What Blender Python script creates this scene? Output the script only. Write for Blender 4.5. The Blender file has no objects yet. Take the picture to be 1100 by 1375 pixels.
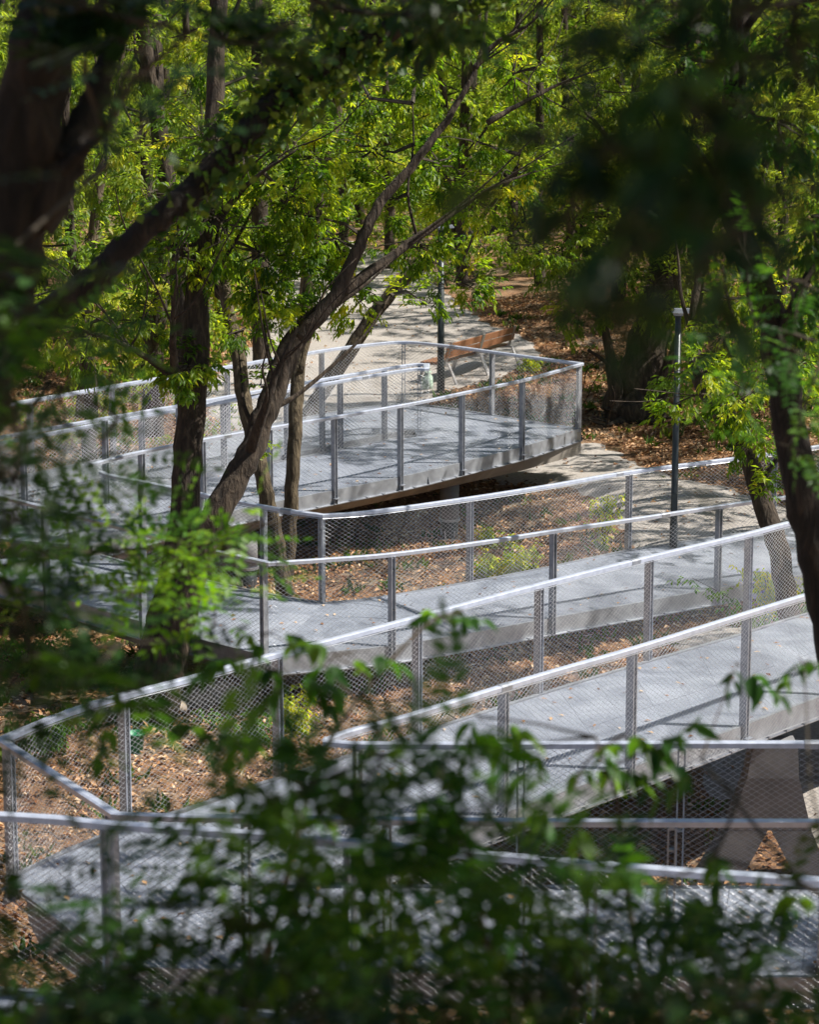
import bpy, math
import numpy as np
from mathutils import Vector
rng = np.random.default_rng(7)
sc = bpy.context.scene
COL = sc.collection
# ------------------------------------------------------------------ camera, world, sun, exposure
F, CX, CY, YH, CAMZ = 3400.0, 550.0, 687.5, -15.0, 8.0
PITCH = math.atan((CY - YH) / F)
cam_d = bpy.data.cameras.new('camera'); cam = bpy.data.objects.new('camera', cam_d); COL.objects.link(cam)
cam.location = (0, 0, CAMZ); cam.rotation_euler = (math.pi/2 - PITCH, 0, 0)
cam_d.sensor_fit = 'HORIZONTAL'; cam_d.sensor_width = 24.0; cam_d.lens = 24.0 * F / 1100.0
cam_d.clip_start = 0.05; cam_d.clip_end = 800
cam_d.dof.use_dof = True; cam_d.dof.focus_distance = 30.0; cam_d.dof.aperture_fstop = 2.9
sc.camera = cam
SUN_EL, SUN_AZ = math.radians(52), math.radians(94)          # azimuth clockwise from +Y (away from the camera) to +X (right)
world = bpy.data.worlds.new('World'); sc.world = world; world.use_nodes = True
wn = world.node_tree; sky = wn.nodes.new('ShaderNodeTexSky'); sky.sky_type = 'NISHITA'; sky.sun_disc = False
sky.sun_elevation = SUN_EL; sky.sun_rotation = SUN_AZ
bg = wn.nodes['Background']; bg.inputs[1].default_value = 0.05; wn.links.new(sky.outputs[0], bg.inputs[0])
sd = bpy.data.lights.new('sun', 'SUN'); sd.energy = 5.0; sd.angle = math.radians(0.5); sd.color = (1.0, 0.95, 0.86)
sun = bpy.data.objects.new('sun', sd); COL.objects.link(sun)
SUNDIR = Vector((math.sin(SUN_AZ)*math.cos(SUN_EL), math.cos(SUN_AZ)*math.cos(SUN_EL), math.sin(SUN_EL)))
sun.rotation_euler = SUNDIR.to_track_quat('Z', 'Y').to_euler(); sun.location = (20, 20, 40)
sc.view_settings.view_transform = 'Standard'; sc.view_settings.look = 'None'
sc.view_settings.exposure = 0.86; sc.view_settings.gamma = 1.0; sc.view_settings.use_curve_mapping = False
sc.cycles.max_bounces = 7; sc.cycles.diffuse_bounces = 3; sc.cycles.transmission_bounces = 4; sc.cycles.transparent_max_bounces = 4
sc.cycles.sample_clamp_indirect = 6.0

# ------------------------------------------------------------------ pixel (1100x1375) <-> world
cp, sp = math.cos(PITCH), math.sin(PITCH)
def ray(x, y):
    a, b = (x - CX) / F, (CY - y) / F
    return np.array([a, cp + b*sp, -sp + b*cp])
def PZ(x, y, z):                      # where that line of sight meets the level z
    r = ray(x, y); t = (z - CAMZ) / r[2]; return np.array([0, 0, CAMZ]) + r*t
def PD(x, y, d):                      # at distance d (world Y)
    r = ray(x, y); return np.array([0, 0, CAMZ]) + r*(d / r[1])
def proj(p):
    p = np.asarray(p) - np.array([0, 0, CAMZ]); dz = p[..., 1]*cp - p[..., 2]*sp
    return np.stack([CX + F*p[..., 0]/dz, CY - F*(p[..., 1]*sp + p[..., 2]*cp)/dz], -1)

# ------------------------------------------------------------------ materials
def newmat(name):
    m = bpy.data.materials.new(name); m.use_nodes = True; nt = m.node_tree
    for n in list(nt.nodes): nt.nodes.remove(n)
    out = nt.nodes.new('ShaderNodeOutputMaterial'); return m, nt, out
def N(nt, t, **kw):
    n = nt.nodes.new(t)
    for k, v in kw.items(): setattr(n, k, v)
    return n
def ramp(nt, fac, stops):
    r = N(nt, 'ShaderNodeValToRGB'); e = r.color_ramp.elements
    while len(e) < len(stops): e.new(0.5)
    for i, (p, c) in enumerate(stops): e[i].position = p; e[i].color = (*c, 1)
    nt.links.new(fac, r.inputs[0]); return r
def noise(nt, scale, detail=4, rough=.55, coord='Object', dist=0, stretch=None):
    tc = N(nt, 'ShaderNodeTexCoord'); n = N(nt, 'ShaderNodeTexNoise'); n.inputs['Scale'].default_value = scale
    n.inputs['Detail'].default_value = detail; n.inputs['Roughness'].default_value = rough; n.inputs['Distortion'].default_value = dist
    src = tc.outputs[coord]
    if stretch:
        mp = N(nt, 'ShaderNodeMapping'); mp.inputs['Scale'].default_value = stretch; nt.links.new(src, mp.inputs[0]); src = mp.outputs[0]
    nt.links.new(src, n.inputs['Vector']); return n
def bump(nt, h, strength, dist, bsdf):
    b = N(nt, 'ShaderNodeBump'); b.inputs['Strength'].default_value = strength; b.inputs['Distance'].default_value = dist
    nt.links.new(h, b.inputs['Height']); nt.links.new(b.outputs[0], bsdf.inputs['Normal'])
def solid(name, stops, scale, rough=.8, metal=0, bs=.3, bd=.01, detail=5, stretch=None, dist=0, rough2=None):
    m, nt, out = newmat(name); p = N(nt, 'ShaderNodeBsdfPrincipled'); nt.links.new(p.outputs[0], out.inputs[0])
    n = noise(nt, scale, detail, stretch=stretch, dist=dist); r = ramp(nt, n.outputs['Fac'], stops); nt.links.new(r.outputs[0], p.inputs['Base Color'])
    p.inputs['Roughness'].default_value = rough; p.inputs['Metallic'].default_value = metal
    if rough2 is not None:
        mr = N(nt, 'ShaderNodeMapRange'); mr.inputs['To Min'].default_value = rough; mr.inputs['To Max'].default_value = rough2
        nt.links.new(n.outputs['Fac'], mr.inputs[0]); nt.links.new(mr.outputs[0], p.inputs['Roughness'])
    if bs: bump(nt, n.outputs['Fac'], bs, bd, p)
    return m
def leafmat(name, stops, trans=.5, tcol=1.0, gloss=.35, rough=.45, warm=(1.25, 1.15, .35)):
    m, nt, out = newmat(name)
    at = N(nt, 'ShaderNodeAttribute'); at.attribute_name = 'rnd'
    r = ramp(nt, at.outputs['Fac'], stops)
    p = N(nt, 'ShaderNodeBsdfPrincipled'); nt.links.new(r.outputs[0], p.inputs['Base Color'])
    p.inputs['Roughness'].default_value = rough; p.inputs['Specular IOR Level'].default_value = gloss
    mul = N(nt, 'ShaderNodeVectorMath', operation='MULTIPLY'); nt.links.new(r.outputs[0], mul.inputs[0])
    mul.inputs[1].default_value = tuple(tcol*w for w in warm)
    t = N(nt, 'ShaderNodeBsdfTranslucent'); nt.links.new(mul.outputs[0], t.inputs[0])
    mx = N(nt, 'ShaderNodeMixShader'); mx.inputs[0].default_value = trans
    nt.links.new(p.outputs[0], mx.inputs[1]); nt.links.new(t.outputs[0], mx.inputs[2]); nt.links.new(mx.outputs[0], out.inputs[0])
    return m
M = {}
M['rail'] = solid('galvanised_rail', [(.3, (.44, .48, .58)), (.7, (.58, .62, .74))], 14, .3, .4, .12, .002, rough2=.5)
M['post'] = solid('galvanised_post', [(.3, (.27, .29, .33)), (.7, (.42, .44, .49))], 18, .42, .7, .15, .002, rough2=.6)
M['wire'] = solid('steel_wire', [(.3, (.36, .37, .40)), (.7, (.50, .51, .54))], 5, .35, .6, 0)
M['fascia'] = solid('galvanised_edge_plate', [(.3, (.26, .27, .30)), (.55, (.36, .38, .42)), (.8, (.48, .50, .54))], 5, .38, .65, .2, .004, rough2=.6, dist=.6)
M['beam'] = solid('weathered_beam', [(.25, (.17, .15, .135)), (.55, (.28, .25, .22)), (.8, (.38, .35, .32))], 2.2, .75, .1, .3, .01, dist=.8)
M['concrete'] = solid('weathered_concrete', [(.25, (.10, .10, .105)), (.55, (.19, .19, .20)), (.8, (.28, .28, .29))], 2.6, .85, 0, .4, .008, detail=9)
M['lamp'] = solid('dark_grey_paint', [(.3, (.030, .038, .042)), (.7, (.05, .06, .065))], 6, .35, .2, .05, .002)
M['lamp_head'] = solid('lamp_head_paint', [(.3, (.28, .30, .34)), (.7, (.36, .38, .42))], 6, .35, .4, .05, .002)
M['glass'] = solid('lamp_glass', [(.3, (.6, .62, .64)), (.7, (.7, .72, .74))], 6, .15, 0, 0)
M['wood'] = solid('bench_wood', [(.25, (.17, .075, .038)), (.55, (.27, .125, .062)), (.8, (.36, .18, .10))], 3, .5, 0, .25, .003, stretch=(1, 14, 14), dist=.5)
M['alu'] = solid('bench_metal', [(.3, (.36, .34, .34)), (.7, (.5, .48, .48))], 12, .4, .5, .1, .002)
M['bark'] = solid('tree_bark', [(.3, (.014, .010, .007)), (.5, (.04, .028, .019)), (.72, (.095, .070, .048))], 17, .95, 0, 1.0, .05, detail=10, stretch=(1, 1, .28), dist=.6)
M['bark_pale'] = solid('pale_bark', [(.3, (.05, .036, .024)), (.5, (.12, .088, .06)), (.72, (.22, .17, .12))], 17, .95, 0, 1.0, .04, detail=10, stretch=(1, 1, .3), dist=.6)
M['bark_mid'] = solid('mossy_bark', [(.3, (.025, .018, .010)), (.5, (.07, .052, .03)), (.72, (.15, .115, .07))], 17, .95, 0, 1.0, .06, detail=10, stretch=(1, 1, .3), dist=.6)
M['bark_shaded'] = solid('shaded_ridged_bark', [(.35, (.006, .0045, .0035)), (.55, (.02, .014, .010)), (.75, (.055, .038, .027))], 14, .95, 0, 1.0, .06, detail=10, stretch=(1, 1, .3), dist=.8)  # bark blackened: the shade on the near trunks is in the colour
M['twig'] = solid('twig_bark', [(.3, (.02, .015, .010)), (.7, (.06, .046, .03))], 12, .9, 0, .3, .01)
M['stone'] = solid('boulder_stone', [(.3, (.25, .20, .15)), (.7, (.46, .39, .31))], 7, .9, 0, .6, .02, detail=8)
M['bag'] = solid('pale_green_plastic', [(.3, (.30, .42, .34)), (.7, (.48, .58, .5))], 9, .3, 0, .4, .02)
M['green_plastic'] = solid('green_plastic', [(.3, (.01, .14, .06)), (.7, (.02, .22, .1))], 9, .4, 0, .1, .005)
# deck panels: pale cement board with grain, joints are real
def deckmat():
    m, nt, out = newmat('deck_board'); p = N(nt, 'ShaderNodeBsdfPrincipled'); nt.links.new(p.outputs[0], out.inputs[0])
    n1 = noise(nt, 1.1, 9, .68, dist=1.2); n2 = noise(nt, 60, 3, .7)
    r = ramp(nt, n1.outputs['Fac'], [(.3, (.17, .19, .235)), (.48, (.30, .33, .395)), (.7, (.44, .47, .54))])
    r2 = ramp(nt, n2.outputs['Fac'], [(.35, (.62, .62, .64)), (.65, (1.15, 1.15, 1.15))])
    oi = N(nt, 'ShaderNodeObjectInfo'); mr = N(nt, 'ShaderNodeMapRange'); mr.inputs['To Min'].default_value = .93; mr.inputs['To Max'].default_value = 1.06
    nt.links.new(oi.outputs['Random'], mr.inputs[0])
    a = N(nt, 'ShaderNodeVectorMath', operation='MULTIPLY'); b = N(nt, 'ShaderNodeVectorMath', operation='SCALE')
    nt.links.new(r.outputs[0], a.inputs[0]); nt.links.new(r2.outputs[0], a.inputs[1]); nt.links.new(a.outputs[0], b.inputs[0]); nt.links.new(mr.outputs[0], b.inputs['Scale'])
    nt.links.new(b.outputs[0], p.inputs['Base Color']); p.inputs['Roughness'].default_value = .5; p.inputs['Metallic'].default_value = .35
    bump(nt, n2.outputs['Fac'], .5, .004, p); return m
M['deck'] = deckmat()
def groundmat():
    m, nt, out = newmat('forest_floor'); p = N(nt, 'ShaderNodeBsdfPrincipled'); nt.links.new(p.outputs[0], out.inputs[0])
    n1 = noise(nt, .35, 6, .6, dist=.5); n2 = noise(nt, 22, 5, .75, dist=1.2); n3 = noise(nt, .9, 5, .6)
    a = ramp(nt, n2.outputs['Fac'], [(.3, (.05, .024, .011)), (.5, (.22, .115, .055)), (.7, (.44, .26, .14))])
    b = ramp(nt, n2.outputs['Fac'], [(.3, (.10, .07, .045)), (.5, (.23, .17, .115)), (.75, (.34, .27, .19))])
    c = ramp(nt, n2.outputs['Fac'], [(.3, (.02, .03, .01)), (.6, (.06, .085, .025))])
    f1 = ramp(nt, n1.outputs['Fac'], [(.5, (0, 0, 0)), (.62, (1, 1, 1))]); f2 = ramp(nt, n3.outputs['Fac'], [(.55, (0, 0, 0)), (.72, (.8, .8, .8))])
    m1 = N(nt, 'ShaderNodeMixRGB'); nt.links.new(f1.outputs[0], m1.inputs[0]); nt.links.new(a.outputs[0], m1.inputs[1]); nt.links.new(b.outputs[0], m1.inputs[2])
    m2 = N(nt, 'ShaderNodeMixRGB'); nt.links.new(f2.outputs[0], m2.inputs[0]); nt.links.new(m1.outputs[0], m2.inputs[1]); nt.links.new(c.outputs[0], m2.inputs[2])
    nt.links.new(m2.outputs[0], p.inputs['Base Color']); p.inputs['Roughness'].default_value = .95
    bump(nt, n2.outputs['Fac'], .8, .05, p); return m
M['ground'] = groundmat()
M['path'] = solid('gravel_path', [(.25, (.20, .175, .155)), (.5, (.31, .28, .255)), (.75, (.42, .39, .36))], 26, .95, 0, .6, .015, detail=8)
M['litter'] = leafmat('dead_leaves', [(0, (.07, .03, .014)), (.25, (.20, .085, .035)), (.5, (.44, .245, .115)), (.8, (.62, .41, .235)), (1, (.70, .55, .38))], .15, 1.0, .25, .6, (1.1, 1, .8))
M['leaf_mid'] = leafmat('maple_leaves', [(0, (.026, .068, .008)), (.35, (.070, .14, .012)), (.65, (.15, .22, .016)), (.9, (.26, .31, .025)), (1, (.33, .33, .035))], .57, 2.6, warm=(1.25, 1.12, .36))
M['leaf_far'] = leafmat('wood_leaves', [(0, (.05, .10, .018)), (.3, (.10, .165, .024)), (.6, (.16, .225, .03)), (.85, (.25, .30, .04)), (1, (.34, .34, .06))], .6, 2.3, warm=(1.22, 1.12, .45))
M['leaf_dark'] = leafmat('shaded_leaves', [(0, (.010, .030, .010)), (.6, (.022, .060, .016)), (1, (.05, .11, .02))], .35, 1.2)  # greens darkened to put the foreground shade into the colour
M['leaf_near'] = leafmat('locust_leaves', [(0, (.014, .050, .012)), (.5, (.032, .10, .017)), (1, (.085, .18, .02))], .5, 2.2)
M['leaf_shade'] = leafmat('shaded_locust_leaves', [(0, (.010, .034, .010)), (.5, (.022, .066, .014)), (1, (.05, .12, .02))], .4, 1.6)  # darker copy of the locust green, with shade in the colour
M['leaf_lit'] = leafmat('sunlit_locust_leaves', [(0, (.03, .09, .012)), (.5, (.07, .17, .016)), (1, (.15, .26, .02))], .5, 2.4)  # lighter copy of the locust green, with sunlight in the colour
M['ivy'] = leafmat('ivy_leaves', [(0, (.02, .055, .012)), (.5, (.045, .10, .018)), (1, (.16, .22, .03))], .35, 1.8, .3, .5)
M['grass'] = leafmat('weed_blades', [(0, (.03, .07, .012)), (.5, (.06, .12, .02)), (1, (.14, .18, .04))], .4, 1.6)

# ------------------------------------------------------------------ objects
def link(o): COL.objects.link(o); return o
def setp(o, label=None, cat=None, group=None, kind=None):
    if label: o['label'] = label
    if cat: o['category'] = cat
    if group: o['group'] = group
    if kind: o['kind'] = kind
    return o
def thing(name, label, cat, loc=(0, 0, 0), group=None):
    o = bpy.data.objects.new(name, None); o.location = tuple(float(v) for v in loc); o.empty_display_size = .2
    return setp(link(o), label, cat, group)
def mesh(name, V, Fc, mat, smooth=False, rnd=None, loc=(0, 0, 0)):
    me = bpy.data.meshes.new(name); V = np.asarray(V, dtype=np.float32) - np.asarray(loc, dtype=np.float32)
    if isinstance(Fc, np.ndarray):
        k = Fc.shape[1]; nf = len(Fc)
        me.vertices.add(len(V)); me.vertices.foreach_set('co', V.ravel())
        me.loops.add(nf*k); me.loops.foreach_set('vertex_index', Fc.astype(np.int32).ravel())
        me.polygons.add(nf); me.polygons.foreach_set('loop_start', np.arange(0, nf*k, k, dtype=np.int32))
        me.update(calc_edges=True)
    else:
        me.from_pydata(V.tolist(), [], Fc)
    if rnd is not None:
        a = me.attributes.new('rnd', 'FLOAT', 'POINT'); a.data.foreach_set('value', np.asarray(rnd, dtype=np.float32))
    if smooth: me.polygons.foreach_set('use_smooth', np.ones(len(me.polygons), dtype=bool))
    me.materials.append(M[mat]); return me
def part(name, V, Fc, mat, parent=None, smooth=False, rnd=None, kind=None, label=None):
    loc = parent_world(parent)
    o = bpy.data.objects.new(name, mesh(name, V, Fc, mat, smooth, rnd, loc)); o.parent = parent; link(o)
    if kind: o['kind'] = kind
    if label: o['label'] = label
    return o
def parent_world(p):
    l = np.zeros(3)
    while p is not None: l = l + np.array(p.location); p = p.parent
    return l
class G:                                # collects simple shapes into one mesh
    def __init__(s): s.V = []; s.F = []
    def add(s, V, Fc):
        b = len(s.V); s.V += [tuple(v) for v in V]; s.F += [tuple(i + b for i in f) for f in Fc]; return s
    def box(s, c, sz, rz=0, rx=0, taper=1):
        x, y, z = sz[0]/2, sz[1]/2, sz[2]/2; V = []
        for k in (-1, 1):
            t = taper if k > 0 else 1
            for i, j in ((-1, -1), (1, -1), (1, 1), (-1, 1)):
                p = Vector((i*x*t, j*y*t, k*z))
                if rx: p = Vector((p.x, p.y*math.cos(rx) - p.z*math.sin(rx), p.y*math.sin(rx) + p.z*math.cos(rx)))
                V.append((c[0] + p.x*math.cos(rz) - p.y*math.sin(rz), c[1] + p.x*math.sin(rz) + p.y*math.cos(rz), c[2] + p.z))
        return s.add(V, [(3, 2, 1, 0), (4, 5, 6, 7), (0, 1, 5, 4), (1, 2, 6, 5), (2, 3, 7, 6), (3, 0, 4, 7)])
    def part(s, name, mat, parent=None, smooth=False, **k): return part(name, s.V, s.F, mat, parent, smooth, **k)
def frames(P):
    P = np.asarray(P, float); T = np.gradient(P, axis=0); T /= np.linalg.norm(T, axis=1)[:, None] + 1e-9; return P, T
def tube(P, R, seg=10, wob=0, caps=True, seed=0):
    P, T = frames(P); n = len(P); R = np.broadcast_to(np.asarray(R, float), (n,))
    r2 = np.random.default_rng(seed)
    up = np.array([0.13, 1, .21]); A = np.cross(T, up); A /= np.linalg.norm(A, axis=1)[:, None]; B = np.cross(T, A)
    th = np.linspace(0, 2*np.pi, seg, endpoint=False)
    rr = R[:, None]*np.ones(seg)[None]
    if wob:
        ph = r2.uniform(0, 6.28, 4); ix = np.arange(n)[:, None]
        rr = rr*(1 + wob*(np.sin(2*th[None] + ph[0] + ix*.35) * .6 + np.sin(3*th[None] + ph[1] - ix*.5)*.5 + np.sin(5*th + ph[2])[None]*.35) + (.055*np.abs(np.sin(3.5*th[None] + ix*.05 + ph[3])) - .03 if seg >= 20 else 0) + wob*.7*r2.normal(0, .5, (n, seg)))
    V = P[:, None] + A[:, None]*(np.cos(th)[None, :, None]*rr[..., None]) + B[:, None]*(np.sin(th)[None, :, None]*rr[..., None])
    V = V.reshape(-1, 3); i = np.arange(n-1)[:, None]*seg; j = np.arange(seg)[None]; j2 = (j+1) % seg
    Q = np.stack([i+j, i+j2, i+seg+j2, i+seg+j], -1).reshape(-1, 4)
    F_ = [tuple(int(v) for v in q) for q in Q]
    if caps: F_ += [tuple(range(seg))[::-1], tuple(range((n-1)*seg, n*seg))]
    return V, F_
def smooth_path(P, k=6):               # Catmull-Rom
    P = np.asarray(P, float)
    if len(P) < 3: return np.array([P[0] + (P[-1]-P[0])*t for t in np.linspace(0, 1, k+1)])
    Q = np.vstack([2*P[0]-P[1], P, 2*P[-1]-P[-2]]); out = []
    for i in range(1, len(Q)-2):
        for t in np.arange(k)/k:
            a, b, c, d = Q[i-1:i+3]; out.append(.5*((2*b) + (c-a)*t + (2*a-5*b+4*c-d)*t*t + (-a+3*b-3*c+d)*t**3))
    out.append(P[-1]); return np.array(out)
def resample(P, n):
    P = np.asarray(P, float); s = np.r_[0, np.cumsum(np.linalg.norm(np.diff(P, axis=0), axis=1))]
    u = np.linspace(0, s[-1], n); return np.stack([np.interp(u, s, P[:, k]) for k in range(P.shape[1])], 1)
def plen(P): return float(np.linalg.norm(np.diff(P, axis=0), axis=1).sum())

def leafmesh(B, D, Nn, L, W, R, fold=.25, six=False, droop=.0):
    """B base points, D direction, Nn rough normal; each leaf its own folded blade"""
    D = D/(np.linalg.norm(D, axis=1)[:, None]+1e-9); S = np.cross(D, Nn); S /= np.linalg.norm(S, axis=1)[:, None]+1e-9; U = np.cross(S, D)
    L = L[:, None]; W = W[:, None]; n = len(B)
    if not six:
        V = np.stack([B, B+D*L*.45+S*W*.5+U*W*fold, B+D*L-U*L*droop, B+D*L*.45-S*W*.5+U*W*fold], 1).reshape(-1, 3)
        b = np.arange(n)[:, None]*4; T = np.concatenate([b+0, b+1, b+2, b+0, b+2, b+3], 1).reshape(-1, 3); k = 4
    else:
        m1 = B+D*L*.28; m2 = B+D*L*.62-U*L*droop*.3
        V = np.stack([B, m1+S*W*.46+U*W*fold, m2+S*W*.40+U*W*fold, B+D*L-U*L*droop, m2-S*W*.40+U*W*fold, m1-S*W*.46+U*W*fold, m2, m1], 1).reshape(-1, 3)
        b = np.arange(n)[:, None]*8; T = np.concatenate([b, b+1, b+7, b+7, b+1, b+2, b+7, b+2, b+6, b+6, b+2, b+3, b+6, b+3, b+4, b+6, b+4, b+5, b+7, b+6, b+5, b, b+7, b+5], 1).reshape(-1, 3); k = 8
    return V, T, np.repeat(R, k)
def unit(n, r): v = r.normal(0, 1, (n, 3)); return v/np.linalg.norm(v, axis=1)[:, None]

# ------------------------------------------------------------------ terrain
CTRL = np.array([(.6, 38.5, -.45), (-3, 33, -.5), (-2, 30, -.1), (1, 33, -.4), (-6, 34, -.4), (3.1, 34.2, .38), (5, 34, .45), (4.2, 36.5, .40), (2.0, 32.5, -.1), (3, 43, .05), (5, 40, .25), (8, 42, .6),
 (2.5, 50, .3), (0, 50, .3), (-4, 45, 0), (0, 62, .5), (6, 60, .9), (-10, 60, .4), (0, 80, .8), (10, 80, 1.2), (-12, 80, .8), (2, 20, -.3), (4.5, 25, -.1), (-3, 20, -.2), (0, 15, -.3), (-2.5, 27.6, -.05), (-.8, 28.2, .07), (1, 28.6, .08), (2.8, 29.4, .1), (5, 31, .2), (3.5, 26.5, .0), (0, 24.5, .0), (3.2, 22.8, -.42), (2, 22, -.3), (4.6, 22, -.4), (6, 29, .1),
 (0, 5, -.2), (10, 20, .2), (-12, 25, -.2), (14, 50, 1), (-14, 45, 0)])
def gz(x, y):
    x = np.asarray(x, float); y = np.asarray(y, float); sh = np.broadcast(x, y).shape
    xx = np.broadcast_to(x, sh).ravel(); yy = np.broadcast_to(y, sh).ravel()
    d2 = (xx[:, None]-CTRL[None, :, 0])**2 + (yy[:, None]-CTRL[None, :, 1])**2 + .6
    w = d2**-1.6; z = (w*CTRL[None, :, 2]).sum(1)/w.sum(1)
    z += .03*np.sin(xx*1.7+.3)*np.cos(yy*1.3) + .02*np.sin(xx*3.9+yy*2.7)
    h = np.clip((yy-84)/60, 0, 1); z += 26*h*h*(3-2*h)
    h = np.clip((np.abs(xx)-22)/60, 0, 1); z += 16*h*h*(3-2*h)*np.clip((yy-20)/20, 0, 1)
    return z.reshape(sh)
xs = np.r_[np.linspace(-200, -16, 30), np.linspace(-15, 15, 110), np.linspace(16, 200, 30)]
ys = np.r_[np.linspace(-60, 12, 16), np.linspace(13, 66, 190), np.linspace(68, 320, 70)]
X, Y = np.meshgrid(xs, ys); Z = gz(X, Y)
nx, ny = len(xs), len(ys); idx = (np.arange(ny-1)[:, None]*nx + np.arange(nx-1)[None])
Q = np.stack([idx, idx+1, idx+nx+1, idx+nx], -1).reshape(-1, 4)
setp(part('ground', np.stack([X, Y, Z], -1).reshape(-1, 3), Q, 'ground', smooth=True), kind='structure')
def onground(x, y):                    # line of sight onto the terrain
    z = 0.
    for _ in range(12): p = PZ(x, y, z); z = float(gz(p[0], p[1]))
    return np.array([p[0], p[1], z])
def inpoly(px, py, poly):
    c = np.zeros(px.shape, bool); n = len(poly)
    for i in range(n):
        x1, y1 = poly[i]; x2, y2 = poly[(i+1) % n]
        hit = ((y1 > py) != (y2 > py)); c ^= hit & (px < (x2-x1)*(py-y1)/(y2-y1+1e-12)+x1)
    return c
def draped(name, px, dz, step=.3):
    poly = [tuple(onground(x, y)[:2]) for x, y in px]; poly = [tuple(p) for p in smooth_path(np.array(poly + [poly[0]]), 6)[:-1]]
    A = np.array(poly); x = np.arange(A[:, 0].min()-2*step, A[:, 0].max()+2*step, step); y = np.arange(A[:, 1].min()-2*step, A[:, 1].max()+2*step, step)
    gx, gy = np.meshgrid(x, y); ins = inpoly(gx, gy, poly); p = np.stack([gx, gy], -1); dist = np.full(gx.shape, 1e9)
    for k in range(len(A)):
        a, b = A[k], A[(k+1) % len(A)]; ab = b-a; t = np.clip(((p-a)@ab)/(ab@ab+1e-9), 0, 1); dist = np.minimum(dist, np.linalg.norm(p-a-t[..., None]*ab, axis=-1))
    sd_ = np.where(ins, dist, -dist) + .10*np.sin(gx*3.1+gy*1.3)+.06*np.sin(gy*6.3-gx*4)+.03*np.sin(gx*15)*np.sin(gy*13); ok = (sd_[:-1, :-1] > -2*step) & (sd_[1:, 1:] > -2*step)
    n = gx.shape[1]; i, j = np.nonzero(ok); b = i*n+j
    Q = np.stack([b, b+1, b+n+1, b+n], -1); used, inv = np.unique(Q, return_inverse=True)
    V = np.stack([gx, gy, gz(gx, gy)+np.clip(sd_*.2, -.08, dz)], -1).reshape(-1, 3)[used]
    return setp(part(name, V, inv.reshape(-1, 4), 'path', smooth=True), kind='structure'), poly
PATHS = []
for nm, px in (('path', [(280, 560), (380, 595), (450, 572), (545, 548), (620, 523), (690, 500), (725, 478), (705, 452), (655, 432), (610, 405), (585, 378), (530, 345), (470, 322), (410, 318), (360, 330), (330, 350), (345, 380), (370, 410), (330, 470), (280, 510)]),
               ('path_by_ramp', [(600, 605), (680, 595), (790, 592), (850, 615), (900, 640), (985, 655), (1050, 680), (1130, 720), (1150, 790), (1050, 800), (950, 770), (870, 762), (838, 735), (828, 700), (790, 672), (720, 652), (640, 640)]),
               ('path_under_ramp', [(900, 850), (1010, 838), (1100, 850), (1200, 900), (1160, 1120), (1040, 1110), (1000, 1080), (975, 1120), (935, 1050), (900, 980)])):
    PATHS.append(draped(nm, px, .03, .16)[1])

# ------------------------------------------------------------------ walkway: railings, decks
HR, LIP = 1.10, .20
def railpath(segs):
    """segs: list of lists of (x, y, z_of_rail_top); each list is smooth, lists join in corners"""
    out = []
    for s in segs:
        P = np.array([PZ(*p) for p in s]); S = smooth_path(P, 8) if len(P) > 2 else smooth_path(P, 8)
        out.append(S if not out else S[1:])
    return np.vstack(out)
def at_x(P, px, which=0):              # point (and heading) of path P whose image column is px
    q = proj(P)[:, 0]; hits = []
    for i in range(len(P)-1):
        if (q[i]-px)*(q[i+1]-px) <= 0 and q[i] != q[i+1]:
            t = (px-q[i])/(q[i+1]-q[i]); hits.append((P[i]+(P[i+1]-P[i])*t, P[i+1]-P[i]))
    return hits[min(which, len(hits)-1)] if hits else None
def normals(P):
    T = np.gradient(P, axis=0); T[:, 2] = 0; T /= np.linalg.norm(T, axis=1)[:, None]+1e-9
    n = np.stack([-T[:, 1], T[:, 0], 0*T[:, 0]], 1); return n
def sweep(P, prof, closed=True):       # prof: (sideways, up) offsets
    nrm = normals(P); d = np.diff(P, axis=0); d[:, 2] = 0; d /= np.linalg.norm(d, axis=1)[:, None]+1e-9
    mit = np.ones(len(P)); mit[1:-1] = 1/np.clip(np.sqrt((1+(d[1:]*d[:-1]).sum(1))/2), .5, 1)
    V = np.array([[P[i] + nrm[i]*a*mit[i] + np.array([0, 0, b]) for a, b in prof] for i in range(len(P))]).reshape(-1, 3)
    k = len(prof); Fc = []
    for i in range(len(P)-1):
        for j in range(k if closed else k-1):
            j2 = (j+1) % k; Fc.append((i*k+j, i*k+j2, (i+1)*k+j2, (i+1)*k+j))
    if closed: Fc += [tuple(range(k))[::-1], tuple(range((len(P)-1)*k, len(P)*k))]
    return V, Fc
def postmesh(h):
    g = G()
    for k in (-1, 1): g.box((k*.0235, -.004, -h/2), (.011, .078, h))
    for z in (.01, .16, h*.5, h-.14, h-.03): g.box((0, -.004, -z), (.036, .045, .014 if z > .1 else .02))
    g.box((0, .03, -h+.09), (.10, .09, .012)); return mesh('post', g.V, g.F, 'post')
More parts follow.
